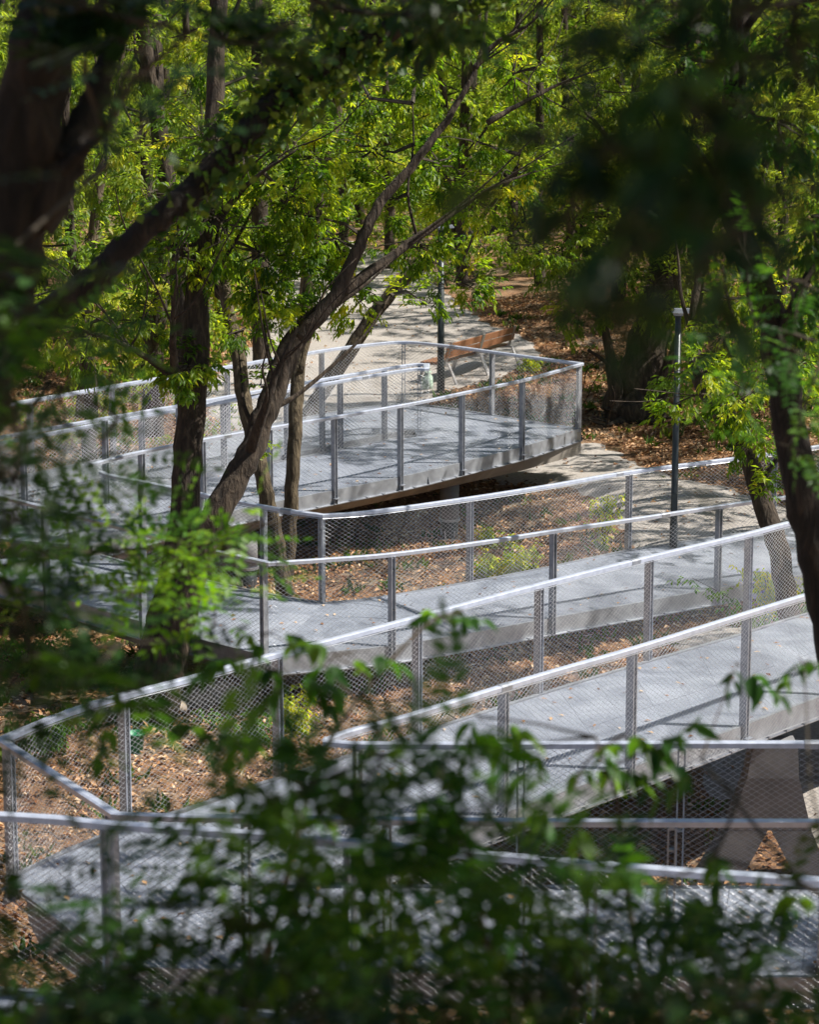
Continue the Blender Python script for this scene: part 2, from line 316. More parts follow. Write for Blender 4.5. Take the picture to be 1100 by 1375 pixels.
def net(P, z0, z1, off, cw=.068, ch=.042, r=.0012):
    """diamond cable net hung between heights z0 and z1 (relative to rail top) along path P; cw x ch is one cell"""
    s = np.r_[0, np.cumsum(np.linalg.norm(np.diff(P, axis=0), axis=1))]; L = s[-1]; nrm = normals(P); H = z1-z0; run = H/ch*cw
    K = np.stack([np.interp(np.linspace(0, L, 400), s, nrm[:, k]) for k in range(3)], 1); V = []; Fc = []; nb = 0; rows = 14
    v = np.linspace(0, 1, rows+1)
    for sgn in (1, -1):
        for u0 in np.arange(-run, L+run, cw):
            uu = u0 + sgn*v*run + rng.normal(0, .0022, rows+1)
            a0, a1 = (0, L); lo, hi = (uu.min(), uu.max())
            if hi < 0 or lo > L: continue
            if lo < 0 or hi > L:                                        # cut at the end of the run
                o = np.argsort(uu); vs = np.interp(np.clip([0, L], lo, hi), uu[o], v[o]); vv = np.linspace(*sorted(vs), max(3, int(rows*abs(vs[1]-vs[0]))+1)); q = v[o] if False else None
                uu2 = np.interp(vv, v, uu); uu, vv = uu2, vv
            else: vv = v
            pts = np.stack([np.interp(uu, s, P[:, k]) + off*np.interp(uu, s, nrm[:, k]) for k in range(3)], 1); pts[:, 2] += z0 + vv*H
            m = len(pts); nn = np.stack([np.interp(uu, s, nrm[:, k]) for k in range(3)], 1); a = nn*r; up = np.array([0, 0, 1.])*r*1.3
            V.append(np.stack([pts+a, pts-a*.6+up, pts-a*.6-up], 1).reshape(-1, 3)); i = np.arange(m-1)[:, None]*3 + nb
            for j in range(3): j2 = (j+1) % 3; Fc.append(np.concatenate([i+j, i+j2, i+3+j2, i+3+j], 1))
            nb += m*3
    return np.vstack(V), np.vstack(Fc)
def railing(label, P, posts, side, cell=(.070, .044, .0011), group='galvanised railings of the zigzag walkway'):
    base = P[0].copy(); base[2] -= HR
    t = thing('railing', label, 'railing', base, group)
    part('top_rail', *sweep(P, [(-.032, -.045), (.032, -.045), (.036, -.008), (.02, 0), (-.02, 0), (-.036, -.008)]), 'rail', t)
    pm = postmesh(HR + LIP - .05)
    for px in posts:
        r = at_x(P, px[0] if isinstance(px, tuple) else px, px[1] if isinstance(px, tuple) else 0)
        if r is None: continue
        p, h = r; o = bpy.data.objects.new('post', pm); o.parent = t
        o.location = tuple(p + np.array([0, 0, -.046]) - base); o.rotation_euler = (0, 0, math.atan2(h[1], h[0])); link(o)
    for q in np.arange(2.9, plen(P)-1, 5.8):
        s_ = np.r_[0, np.cumsum(np.linalg.norm(np.diff(P, axis=0), axis=1))]; pts = np.array([[np.interp(u, s_, P[:, k]) for k in range(3)] for u in (q-.07, q, q+.07)])
        part('splice_sleeve', *sweep(pts, [(-.036, -.049), (.036, -.049), (.040, -.008), (.022, .004), (-.022, .004), (-.040, -.008)]), 'post', t)
    V, Fc = net(P, -HR-LIP+.03, -.06, side*.035, *cell)
    part('cable_netting', V, Fc, 'wire', t, kind='stuff')
    for nm, z in (('netting_cable', -.055), ('netting_cable', -HR-LIP+.04)):
        n = normals(P); Pc = P + n*side*.035; Pc[:, 2] += z; Vc, Fq = tube(Pc, .005, 5); part(nm, Vc, Fq, 'wire', t)
    return t
def deck(label, A, B, plen_=.6, group='decks of the zigzag walkway', beam=(.25, .75), bdepth=.42, split=1, edge=(True, True), gap=.0035, mar=.026):
    """walkway flight between rail paths A (far side) and B (near side); deck lies HR below them"""
    n = max(2, int(round((plen(A)+plen(B))/2/plen_)))+1
    a = resample(A, n); b = resample(B, n); a[:, 2] -= HR; b[:, 2] -= HR
    base = (a[0]+b[0])/2; t = thing('walkway_flight', label, 'walkway', base, group)
    u = np.linspace(mar, 1-mar, split+1)
    for i in range(n-1):
        for k in range(split):
            c = [a[i]+(b[i]-a[i])*u[k], a[i+1]+(b[i+1]-a[i+1])*u[k], a[i+1]+(b[i+1]-a[i+1])*u[k+1], a[i]+(b[i]-a[i])*u[k+1]]
            m = sum(c)/4; dz = rng.uniform(-.0015, .0015); q = []
            for p in c:
                v = m-p; l = np.linalg.norm(v); q.append(p+v/(l+1e-9)*gap + np.array([0, 0, dz]))
            V = q + [p-np.array([0, 0, .035]) for p in q]
            part('deck_panel', V, [(0, 3, 2, 1), (4, 5, 6, 7), (0, 1, 5, 4), (1, 2, 6, 5), (2, 3, 7, 6), (3, 0, 4, 7)], 'deck', t)
    for P0, other, e in ((A, B, edge[0]), (B, A, edge[1])):
        if not e: continue
        P = resample(P0, max(8, int(plen(P0)/.4))).copy(); P[:, 2] -= HR
        o = resample(other, len(P)); nr = normals(P); s = 1 if ((o-P)*nr).sum() > 0 else -1     # s points inward
        prof = [(s*.005, .012), (s*.045, .012), (s*.045, -.03), (s*.017, -.03), (s*.017, -LIP+.012), (-s*.03, -LIP+.012), (-s*.03, -LIP), (s*.005, -LIP)]
        part('edge_plate', *sweep(P, prof), 'fascia', t)
        g = G(); Pc = resample(P, max(3, int(plen(P)/.32))); nc = normals(Pc)
        for i in range(1, len(Pc)-1): g.box(Pc[i] - nc[i]*s*.02 + np.array([0, 0, -LIP+.016]), (.035, .035, .02), math.atan2(nc[i][1], nc[i][0]))
        g.part('edge_clamps', 'post', t, kind='stuff')
    m = int(n*5); i_ = rng.integers(0, n-1, m); f1 = rng.uniform(0, 1, (m, 1)); f2 = rng.beta(.6, .6, (m, 1))*.9+.05; pa = a[i_]+(a[i_+1]-a[i_])*f1; pb = b[i_]+(b[i_+1]-b[i_])*f1
    Vl, Tl, Rl = leafmesh(pa+(pb-pa)*f2+np.array([0, 0, .008]), rng.normal(0, 1, (m, 3))*np.array([1, 1, .08]), np.array([0, 0, 1.])+rng.normal(0, .15, (m, 3)), rng.uniform(.04, .09, m), rng.uniform(.025, .045, m), rng.uniform(0, 1, m), fold=.2)
    part('fallen_leaves', Vl, Tl, 'litter', t, rnd=Rl, kind='stuff')
    C0 = a+(b-a)*beam[0]; C1 = a+(b-a)*beam[1]; V = []
    for i in range(n):
        f = bdepth; w = C1[i]-C0[i]
        for p, z in ((C0[i], -.037), (C1[i], -.037), (C1[i]-w*.03, -.6*f), (C1[i]-w*.22, -f), (C0[i]+w*.22, -f), (C0[i]+w*.03, -.6*f)): V.append(p+np.array([0, 0, z]))
    Fc = [(i*6+j, i*6+(j+1) % 6, (i+1)*6+(j+1) % 6, (i+1)*6+j) for i in range(n-1) for j in range(6)] + [tuple(range(6))[::-1], tuple(range((n-1)*6, n*6))]
    part('box_beam', V, Fc, 'beam', t)
    for i in range(1, n-1, 2):           # cross ribs
        g = G(); c = (a[i]+b[i])/2; d = b[i]-a[i]; g.box(c+np.array([0, 0, -.10]), (np.linalg.norm(d[:2])*.94, .05, .12), math.atan2(d[1], d[0])); g.part('cross_rib', 'beam', t)
    return t
# platform (behind) ------------------------------------------------
A_far = railpath([[(782, 487, 2.0), (720, 479, 2.0), (661, 471, 2.0), (600, 463, 2.0), (545, 458, 2.0), (500, 461, 2.0), (436, 469, 2.02), (305, 491, 2.06), (150, 517, 2.12), (45, 535, 2.15), (-80, 557, 2.2), (-200, 580, 2.25)]])
A_near = railpath([[(782, 487, 2.0), (740, 499, 2.0), (702, 509, 2.0), (618, 527, 2.0), (550, 541, 2.0), (410, 565, 2.0), (272, 589, 2.0), (185, 606, 2.0), (122, 622, 2.0)]])
A_inU = railpath([[(573, 488, 2.0), (548, 489, 2.0), (475, 501, 2.02), (400, 514, 2.05), (240, 543, 2.1), (135, 561, 2.13), (30, 580, 2.17), (-80, 600, 2.2), (-200, 622, 2.25)]])
A_inL = railpath([[(573, 494, 2.0), (548, 495, 2.0), (475, 507, 2.0), (400, 520, 2.0), (240, 548, 2.0), (135, 567, 2.0), (30, 587, 2.0), (-80, 608, 2.0)]])
hair = lambda P, Q: np.vstack([P, Q])
railing('railing around the far edge of the raised platform in front of the bench', A_far, [778, 661, 542, 432, 305, 150, 40, -70], 1, (.090, .056, .0016))
railing('railing along the near edge of the raised platform with the pointed end', A_near, [702, 621, 538, 449, 362, 272, 190], -1, (.090, .056, .0016))
railing('double inner railing dividing the two lanes of the raised platform', np.vstack([A_inU[::-1], A_inL]), [(563, 0), 516, 432, 352, 240, 140, 30, -60, (457, 1), (385, 1), (300, 1), (190, 1)], 1, (.090, .056, .0016))
def clip(P, x0, x1):                    # part of P between two image columns, ends cut exactly
    q = proj(P)[:, 0]; k = np.nonzero((q >= x0) & (q <= x1))[0]; out = [P[i] for i in k]
    for i, j, front in ((k[0], k[0]-1, True), (k[-1], k[-1]+1, False)):
        if 0 <= j < len(P):
            xx = x0 if q[j] < x0 else x1; t = (xx-q[i])/(q[j]-q[i]); p = P[i]+(P[j]-P[i])*t
            if t > .02: out = [p]+out if front else out+[p]
    return np.array(out)
deck('far lane of the raised platform beside the gravel path', clip(A_far, -210, 545), clip(A_inU, -210, 575), .62, beam=(.15, .6))
deck('near lane of the raised platform behind the leaning trunks', clip(A_inL, -90, 575), clip(A_near, 120, 575), .62, beam=(.45, .93), edge=(True, True))
Wn = np.linalg.norm(clip(A_inL, -90, 575)[0]-clip(A_near, 120, 575)[0]); Wf = np.linalg.norm(clip(A_far, 545, 783)[-1]-clip(A_near, 575, 783)[-1])
deck('pointed end of the raised platform nearest the bench', clip(A_far, 545, 783), clip(A_near, 575, 783), .62, beam=(1-.55*Wn/Wf, 1-.07*Wn/Wf), bdepth=.42)
# lower ramp in the middle ------------------------------------------
B_far = railpath([[(135, 632, 2.0), (150, 637, 1.98), (190, 645, 1.95), (354, 678, 1.84), (434, 690, 1.8)], [(434, 690, 1.8), (500, 685, 1.78), (631, 667, 1.72), (740, 650, 1.68), (845, 632, 1.62), (1000, 612, 1.6), (1140, 592, 1.6), (1300, 570, 1.6)]])
B_near = railpath([[(-250, 607, 2.0), (-100, 640, 1.97), (30, 672, 1.92), (175, 709, 1.88), (250, 729, 1.85), (362, 754, 1.82)], [(362, 754, 1.82), (440, 749, 1.78), (526, 742, 1.74), (640, 727, 1.7), (743, 711, 1.67), (860, 694, 1.63), (966, 678, 1.6), (1100, 660, 1.6), (1300, 636, 1.6)]])
railing('railing along the far edge of the middle ramp, bent at a sharp corner', B_far, [190, 270, 354, 432, 631, 845, 1040, 1180], -1, (.080, .050, .0013))
railing('railing along the near edge of the middle ramp', B_near, [60, 190, 354, 526, 743, 966, 1180], 1, (.080, .050, .0013))
deck('left half of the middle ramp behind the pair of leaning trunks', clip(B_far, 100, 434), clip(B_near, -100, 362), .6, beam=(.4, .93))
deck('right half of the middle ramp running to the gravel path', clip(B_far, 434, 1290), clip(B_near, 362, 1290), .6, beam=(.3, .93), bdepth=.36)
# ramp in front -------------------------------------------------------
C_far = railpath([[(0, 990, 2.6), (70, 961, 2.59), (145, 936, 2.57), (250, 909, 2.55), (350, 881, 2.52), (460, 853, 2.5), (550, 829, 2.48), (724, 783, 2.42), (872, 746, 2.38), (1007, 714, 2.33), (1060, 700, 2.3), (1200, 668, 2.28), (1350, 636, 2.25)]])
C_near = railpath([[(440, 990, 2.6), (470, 979, 2.59), (550, 958, 2.57), (640, 930, 2.54), (740, 900, 2.5), (849, 869, 2.45), (1007, 820, 2.4), (1092, 794, 2.36), (1200, 762, 2.32), (1350, 720, 2.3)]])
D_far = railpath([[(440, 993, 2.6), (500, 996, 2.62), (700, 996, 2.65), (916, 995, 2.7), (1100, 995, 2.72), (1300, 996, 2.75), (1450, 996, 2.78)]])
D_near = railpath([[(0, 990, 2.6), (155, 1090, 2.6)], [(155, 1090, 2.6), (240, 1093, 2.62), (450, 1096, 2.64), (700, 1099, 2.66), (916, 1100, 2.7), (1100, 1100, 2.72), (1300, 1101, 2.75), (1450, 1102, 2.78)]])
railing('long railing crossing the whole picture along the far edge of the front ramp', C_far, [10, 165, 372, 560, 724, 872, 1006, 1120, 1230], -1)
railing('hairpin railing between the front ramp and the level flight before it', np.vstack([C_near[::-1], D_far]), [(677, 0), (850, 0), (1004, 0), (1120, 0), (916, 1), (480, 1), (700, 1), (1130, 1)], 1)
railing('railing wrapping the pointed left end and near edge of the level flight', D_near, [150, 330, 520, 710, 903, 1110], 1)
i0 = np.argmin(np.linalg.norm(D_near - PZ(155, 1090, 2.6), axis=1))
ic = int(np.argmin(abs(proj(C_far)[:, 0]-302))); Dn = D_near[i0:]; jd = int(np.argmin(abs(proj(Dn)[:, 0]-379)))
deck('front ramp rising from the left landing past the forked pier', clip(C_far[ic:], 0, 1340), clip(C_near, 400, 1340), .55, split=2, beam=(.3, .9), bdepth=.3)
deck('left landing with a pointed end where the front flights meet', C_far[:ic+1], Dn[:jd+1], .42, split=3, beam=(.2, .8), bdepth=.32)
deck('level flight in front of the ramp behind dark leaves', clip(D_far, 430, 1440), clip(Dn[jd:], 0, 1440), .55, split=2, beam=(.2, .85), bdepth=.34)
deck('small wedge of decking inside the hairpin of the front flights', np.array([C_far[ic], C_near[0]+np.array([0, .02, 0])]), np.array([Dn[jd], D_far[0]-np.array([0, .02, 0])]), .5, edge=(False, False), bdepth=.3, mar=.004, beam=(.1, .9))
# highest flight, just under the picture -------------------------------
E_far = railpath([[(-200, 1080, 3.25), (60, 1094, 3.25), (143, 1102, 3.25), (380, 1118, 3.25), (600, 1138, 3.25), (820, 1158, 3.25), (1100, 1178, 3.25), (1400, 1200, 3.25)]])
E_near = E_far + np.array([.1, -1.9, .02])
railing('blurred nearest railing low across the picture with one broad post at left', E_far, [143, 470, 795, 1120], 1)
deck('nearest flight at the bottom edge under the dark leaves', E_far, E_near, .6, beam=(.2, .8))

# ------------------------------------------------------------------ supports
def lathe(prof, c, seg=20, sx=1):
    V = []; th = np.linspace(0, 2*np.pi, seg, endpoint=False)
    for r, z in prof: V += [(c[0]+r*math.cos(a)*sx, c[1]+r*math.sin(a), c[2]+z) for a in th]
    k = len(prof); Fc = [(i*seg+j, i*seg+(j+1) % seg, (i+1)*seg+(j+1) % seg, (i+1)*seg+j) for i in range(k-1) for j in range(seg)]
    return V, Fc + [tuple(range(seg))[::-1], tuple(range((k-1)*seg, k*seg))]
def column(label, px, d, ztop):
    x = PD(px, 600, d)[0]; z = float(gz(x, d)); t = thing('support_column', label, 'column', (x, d, z), 'round columns under the walkway')
    part('pipe', *lathe([(.15, .32), (.15, ztop-z-.02)], (x, d, z)), 'concrete', t, True)
    part('foot_cone', *lathe([(.1, -.1), (.1, .02), (.15, .32)], (x, d, z)), 'lamp', t, True)
    part('collar', *lathe([(.165, .3), (.165, .34)], (x, d, z)), 'post', t)
    part('base_plate', *lathe([(.2, -.03), (.2, .03)], (x, d, z)), 'concrete', t)
    g = G()
    for a in (.5, 1.6, 2.7, 4.2, 5.3):
        Vt, Ft = tube([(x+.12*math.cos(a), d+.12*math.sin(a), z-.02), (x+.15*math.cos(a), d+.15*math.sin(a), z+.16)], .012, 5); g.add(Vt, Ft)
    g.part('anchor_bolts', 'post', t)
column('grey pipe column with tapered foot under the raised platform end', 604, 38.6, .50)
column('pale column under the middle ramp left of the slender stems', 303, 29.6, .30)
column('column under the near lane behind the leaning trunks', 330, 35.0, .45)
column('column under the right part of the middle ramp in shade', 700, 31.3, .2)
def pier(label, px, d, ztop, w=1.0):
    x0 = PD(px, 1000, d)[0]; z = float(gz(x0, d)) - .1; t = thing('forked_pier', label, 'pier', (x0, d, z), 'forked concrete piers under the front flights')
    H = ztop-z; y0, y1 = d-.16, d+.16
    def slab(poly):
        n = len(poly); V = [(x0+a*w, y0+.03*(b < .5), z+b*H) for a, b in poly]+[(x0+a*w, y1, z+b*H) for a, b in poly]
        return V, [tuple(range(n))]+[tuple(range(n, 2*n))[::-1]]+[((i+1) % n, i, i+n, (i+1) % n+n) for i in range(n)]
    part('head', *slab([(-.22, 1), (-.27, .78), (-.44, .42), (.36, .42), (.22, .78), (.20, 1)]), 'concrete', t)
    part('leg', *slab([(-.44, .417), (-.78, 0), (-.36, 0), (-.06, .417)]), 'concrete', t)
    part('leg', *slab([(-.02, .417), (.30, 0), (.62, 0), (.36, .417)]), 'concrete', t)
pier('forked concrete pier with splayed legs under the front ramp', 1040, 23.15, 1.0, 1.0)
pier('forked concrete pier under the front ramp beyond the right edge', 1190, 25.2, .9, 1.0)
pier('forked concrete pier under the left landing among dark leaves', 240, 17.8, 1.15, .9)

# ------------------------------------------------------------------ lamp posts
def lamp(label, base, h, r, arm=1):
    t = thing('street_lamp', label, 'street lamp', base, 'slim lamp posts beside the path'); x, y, z = base
    part('pole', *lathe([(r*1.15, -.05), (r*1.15, .5), (r, .55), (r*.86, h)], base, 14), 'lamp', t, True)
    part('base_collar', *lathe([(r*1.7, -.03), (r*1.7, .03), (r*1.2, .06)], base, 14), 'lamp', t)
    g = G(); g.box((x+arm*.08, y-.02, z+h+.02), (.34, .17, .05), 0, 0, .8); g.box((x, y, z+h-.02), (.12, .12, .06)); hd = g.part('lamp_head', 'lamp_head', t)
    G().box((x+arm*.10, y-.02, z+h-.012), (.22, .13, .012)).part('diffuser', 'glass', hd)
    G().box((x, y-r*1.12, z+.8), (.07, .012, .28)).part('service_door', 'lamp', t)
lamp('dark lamp post with a flat pale head standing on the path by the middle ramp', onground(904, 752), 3.42, .048)
lamp('thick dark lamp post standing in front of the wooden bench', onground(592, 528), 3.2, .068)

# ------------------------------------------------------------------ bench
def bench():
    c0 = onground(577, 519); c1 = onground(680, 489); mid = (c0+c1)/2
    t = thing('park_bench', 'long wooden park bench with grey metal legs beside the dark lamp post', 'bench', mid)
    ex = c1-c0; ex[2] = 0; L = np.linalg.norm(ex); ex /= L; L = min(L, 3.15); ey = np.array([ex[1], -ex[0], 0])  # ey: towards its back
    rz = math.atan2(ex[1], ex[0])
    P = lambda a, b, c: mid + ex*a + ey*(b) + np.array([0, 0, c])
    # sitter faces -ey? the back is on the far side seen from its front: seat toward left/near side
    half = L/2
    for s in (-1, 1):
        cx = s*(half/2+.01)
        for k in range(4): G().box(P(cx, -.06+k*.115 - .2, .44+.004*k), (half-.04, .095, .032), rz).part('seat_slat', 'wood', t)
        for k in range(2): G().box(P(cx, .26+k*.035, .62+k*.15), (half-.04, .028, .13), rz, .22).part('back_slat', 'wood', t)
    for a in (-half+.12, 0, half-.12):
        for dx in ((-.03, .03) if a == 0 else (0,)):
            g = G()
            for q0, q1, w in ((P(a+dx, .46, .0), P(a+dx, .27, .42), .05), (P(a+dx, .19, .42), P(a+dx, .34, .86), .045), (P(a+dx, -.42, .0), P(a+dx, -.24, .42), .05), (P(a+dx, -.28, .405), P(a+dx, .26, .415), .045)):
                Vt, Ft = tube([q0, q1], [w*.62, w*.5], 4); g.add(Vt, Ft)
            g.part('leg_frame', 'alu', t)
bench()
# pale green bag by the end of the bench
p = onground(574, 524); Vb, Fb = lathe([(.02, 0), (.11, .01), (.13, .12), (.10, .26), (.05, .33), (.07, .37), (.02, .36)], p, 12)
Vb = np.array(Vb); Vb[:, :2] += rng.normal(0, .012, (len(Vb), 2)); t = thing('plastic_bag', 'pale green plastic bag standing at the left end of the bench', 'bag', p); part('sack', Vb, Fb, 'bag', t, True)
Vt, Ft = tube(smooth_path([p+np.array([-.05, 0, .34]), p+np.array([-.03, 0, .47]), p+np.array([.04, 0, .46]), p+np.array([.05, 0, .34])]), .008, 5); part('handle', Vt, Ft, 'bag', t)
p = onground(182, 1010); t = thing('watering_can', 'small green plastic tub on the ground under the front railing', 'tub', p)
part('body', *lathe([(.08, 0), (.10, .2), (.108, .2), (.108, .225), (.09, .225), (.085, .1), (.0, .09)], p, 14), 'green_plastic', t, True); t.name = 'plastic_tub'
def rock(label, px, py, r, seed):
    r2 = np.random.default_rng(seed); p = onground(px, py); n, m = 12, 8; V = []
    k = r2.normal(0, 1, (5, 3)); ph = r2.uniform(0, 6, 5)
    for i in range(m+1):
        for j in range(n):
            a, b = math.pi*i/m, 2*math.pi*j/n; d = np.array([math.sin(a)*math.cos(b), math.sin(a)*math.sin(b), math.cos(a)])
            f = 1 + .12*sum(math.sin(d@k[q]*2+ph[q]) for q in range(5))*.5; V.append(p + d*f*np.array([r*1.15, r, r*.72]) + np.array([0, 0, r*.3]))
    Fc = [(i*n+j, i*n+(j+1) % n, (i+1)*n+(j+1) % n, (i+1)*n+j) for i in range(m) for j in range(n)]
    setp(part('boulder', V, Fc, 'stone', None, True), label, 'boulder', 'boulders below the middle ramp')
rock('rounded tan boulder left of its neighbour behind the front railing', 265, 945, .17, 1)
rock('tilted tan boulder right of the rounded one behind the front railing', 297, 938, .19, 2)
rock('low flat pale stone beside the two boulders', 240, 955, .12, 3)

# ------------------------------------------------------------------ leaves
def drooping(C, out, r, k=5, L=.09, W=.033, R=None, six=False, jit=.5):
    """drooping compound leaves of k leaflets at points C with outward direction out"""
    n = len(C); ax = out + np.array([0, 0, -.45]) + r.normal(0, .35, (n, 3)); ax /= np.linalg.norm(ax, axis=1)[:, None]
    side = np.cross(ax, [0, 0, 1.]); side /= np.linalg.norm(side, axis=1)[:, None]+1e-9
    Bs, Ds, Rs, Ls = [], [], [], []
    sc_ = r.uniform(.7, 1.25, n); R = r.uniform(0, 1, n) if R is None else R
    for i in range(k):
        s = 0 if i == k-1 else (1 if i % 2 else -1); f = .3+.7*(i//2)/max(1, (k-1)//2) if i < k-1 else 1.05
        Bs.append(C + ax*(f*L*1.15*sc_)[:, None])
        Ds.append(ax*(.6 if s else 1) + side*s*.75 + np.array([0, 0, -.55]) + r.normal(0, .22*jit*2, (n, 3)))
        Rs.append(np.clip(R + r.normal(0, .12, n), 0, 1)); Ls.append(L*sc_*r.uniform(.8, 1.15, n))
    B = np.concatenate(Bs); D = np.concatenate(Ds); R2 = np.concatenate(Rs); L2 = np.concatenate(Ls)
    Nn = np.array([0, 0, 1.]) + r.normal(0, .6, (len(B), 3))
    return leafmesh(B, D, Nn, L2, L2*W/L*r.uniform(.8, 1.2, len(B)), R2, six=six, droop=.12)
def pinnate(C, ax, r, k=13, RL=.20, L=.042, W=.02, R=None):
    n = len(C); ax = ax/np.linalg.norm(ax, axis=1)[:, None]; side = np.cross(ax, [0, 0, 1.] + r.normal(0, .35, (n, 3))); side /= np.linalg.norm(side, axis=1)[:, None]+1e-9
    up = np.cross(side, ax); sc_ = r.uniform(.75, 1.2, n); R = r.uniform(0, 1, n) if R is None else R
    Bs, Ds, Ns, Rs, Ls = [], [], [], [], []
    for i in range(k):
        s = 0 if i == k-1 else (1 if i % 2 else -1); f = .22+.78*(i//2)/((k-1)//2) if i < k-1 else 1
        Bs.append(C + ax*(f*RL*sc_)[:, None] - up*(f*f*RL*.22*sc_)[:, None]); Ds.append(ax*(.35 if s else 1)+side*s + r.normal(0, .12, (n, 3)) - up*.15)
        Ns.append(up + r.normal(0, .2, (n, 3))); Rs.append(np.clip(R+r.normal(0, .08, n), 0, 1)); Ls.append(L*sc_*r.uniform(.85, 1.1, n))
    B = np.concatenate(Bs); L2 = np.concatenate(Ls)
    return leafmesh(B, np.concatenate(Ds), np.concatenate(Ns), L2, L2*W/L, np.concatenate(Rs), fold=.1, six=True)
def join(parts):
    V, T, R = [], [], []; b = 0
    for v, t, r_ in parts: V.append(v); T.append(t+b); R.append(r_); b += len(v)
    return np.vstack(V), np.vstack(T), np.concatenate(R)
def clump_points(c, rad, n, r, sub=14):
    """points of an uneven leafy clump: sprays scattered on a lumpy shell"""
    ce = np.asarray(c); rad = np.asarray(rad); ns = max(1, n//sub)
    d = unit(ns, r); f = r.uniform(.25, 1.05, ns)**.6; s = ce + d*f[:, None]*rad
    out = np.repeat(d, sub, 0); m = len(out); t = np.tile(np.linspace(-.5, .5, sub), ns)
    hd = unit(ns, r)*np.array([1, 1, .45]) + d*.8; hd /= np.linalg.norm(hd, axis=1)[:, None]
    ln = r.uniform(.5, 1.0, ns)*min(rad.mean()*.9, .75)
    P = np.repeat(s, sub, 0) + np.repeat(hd*ln[:, None], sub, 0)*t[:, None] + r.normal(0, .05, (m, 3)) - np.array([0, 0, 1])*(np.abs(t)*.12)[:, None]
    return P, out + np.repeat(hd, sub, 0)*.6 + r.normal(0, .4, (m, 3)), np.repeat(np.clip(r.normal(.45, .22, ns), 0, 1), sub), s, hd*ln[:, None]
def twigs_mesh(segs, r0=.008, n=4):
    g_V, g_F = [], []; b = 0
    for q0, q1, rr in segs:
        mid = (np.asarray(q0)+np.asarray(q1))/2 + rng.normal(0, .06, 3)*np.linalg.norm(np.asarray(q1)-q0)
        V, Fq = tube([q0, mid, q1], [rr, rr*.7, rr*.35], n, caps=False); g_V.append(V); g_F += [tuple(i+b for i in f) for f in Fq]; b += len(V)
    return np.vstack(g_V), g_F
def tree(label, limbs, clumps, leaf='leaf_mid', bark='bark', group=None, L=.09, W=.033, cat='tree', name='maple_tree', six=False, k=5, seed=0, twig=.012, style='droop', dens=1.45, back=0, brn=4):
    """limbs: lists of (px, py, depth, radius); clumps: (px, py, rx_px, ry_px, depth, n)"""
    r = np.random.default_rng(seed+11); first = limbs[0][0]
    base = PD(first[0], first[1], first[2]); t = thing(name, label, cat, base, group); sk = []
    for q, lb in enumerate(limbs):
        P = smooth_path([PD(a, b, c) for a, b, c, _ in lb], 6); R = np.interp(np.linspace(0, 1, len(P)), np.linspace(0, 1, len(lb)), [x[3] for x in lb])
        if len(P) > 8: P[1:-1] += r.normal(0, 1, (len(P)-2, 3))*R[1:-1, None]*.07
        if q: R = R*np.linspace(1, .35, len(R))
        V, Fq = tube(P, R, 20, .06, seed=seed+q); part('trunk' if q == 0 else 'limb', V, Fq, bark, t, True); sk.append(P)
        for w in range(brn if q == 0 or not brn else max(2, brn-1)):           # side branches that fork off and thin out
            j = int(r.uniform(.62 if q == 0 else .4, .97)*(len(P)-1)); T_ = P[min(j+1, len(P)-1)]-P[j-1]; T_ /= np.linalg.norm(T_)
            h_ = unit(1, r)[0]*np.array([1, .6, .3]); h_[2] = abs(h_[2]); d_ = T_*.8+h_*.9+np.array([0, 0, .15]); d_ /= np.linalg.norm(d_); ln = r.uniform(.6, 1.7)*min(1, R[j]/.05+.4)
            Pb = smooth_path([P[j], P[j]+d_*ln*.35+r.normal(0, .04, 3), P[j]+d_*ln*.7+T_*ln*.12+r.normal(0, .06, 3), P[j]+d_*ln+T_*ln*.25], 4)
            V, Fq = tube(Pb, np.linspace(min(R[j]*.45, .035), .006, len(Pb)), 7, .05, seed=w); part('branch', V, Fq, bark, t, True); sk.append(Pb)
    sk = np.vstack(sk); LM = []; TW = []
    for (a, b, rx, ry, d, n) in clumps:
        d = d+back; c = PD(a, b, d); s = F/d; rad = np.array([rx/s, (rx+ry)/2/s*1.0, ry/s])
        P, out, R, sp_, hd = clump_points(c, rad, int(n*dens), r)
        LM.append(drooping(P, out, r, k, L, W, R, six) if style == 'droop' else pinnate(P, out*np.array([1, 1, .35]), r, 13, .2, L, W, R))
        j = np.argmin(np.linalg.norm(sk-c, axis=1)); hub = sk[j]
        if np.linalg.norm(hub-c) < 4: TW.append((hub, c, twig*2.2))
        for s_, h in list(zip(sp_, hd))[:60]: TW += [(c+(s_-c)*.15, s_-h*.5, twig), (s_-h*.5, s_+h*.55, twig*.5)]
    if LM:
        V, T, R = join(LM); part('crown', V, T, leaf, t, rnd=R); Vt, Ft = twigs_mesh(TW); part('twigs', Vt, Ft, 'twig', t, kind='stuff')
    return t
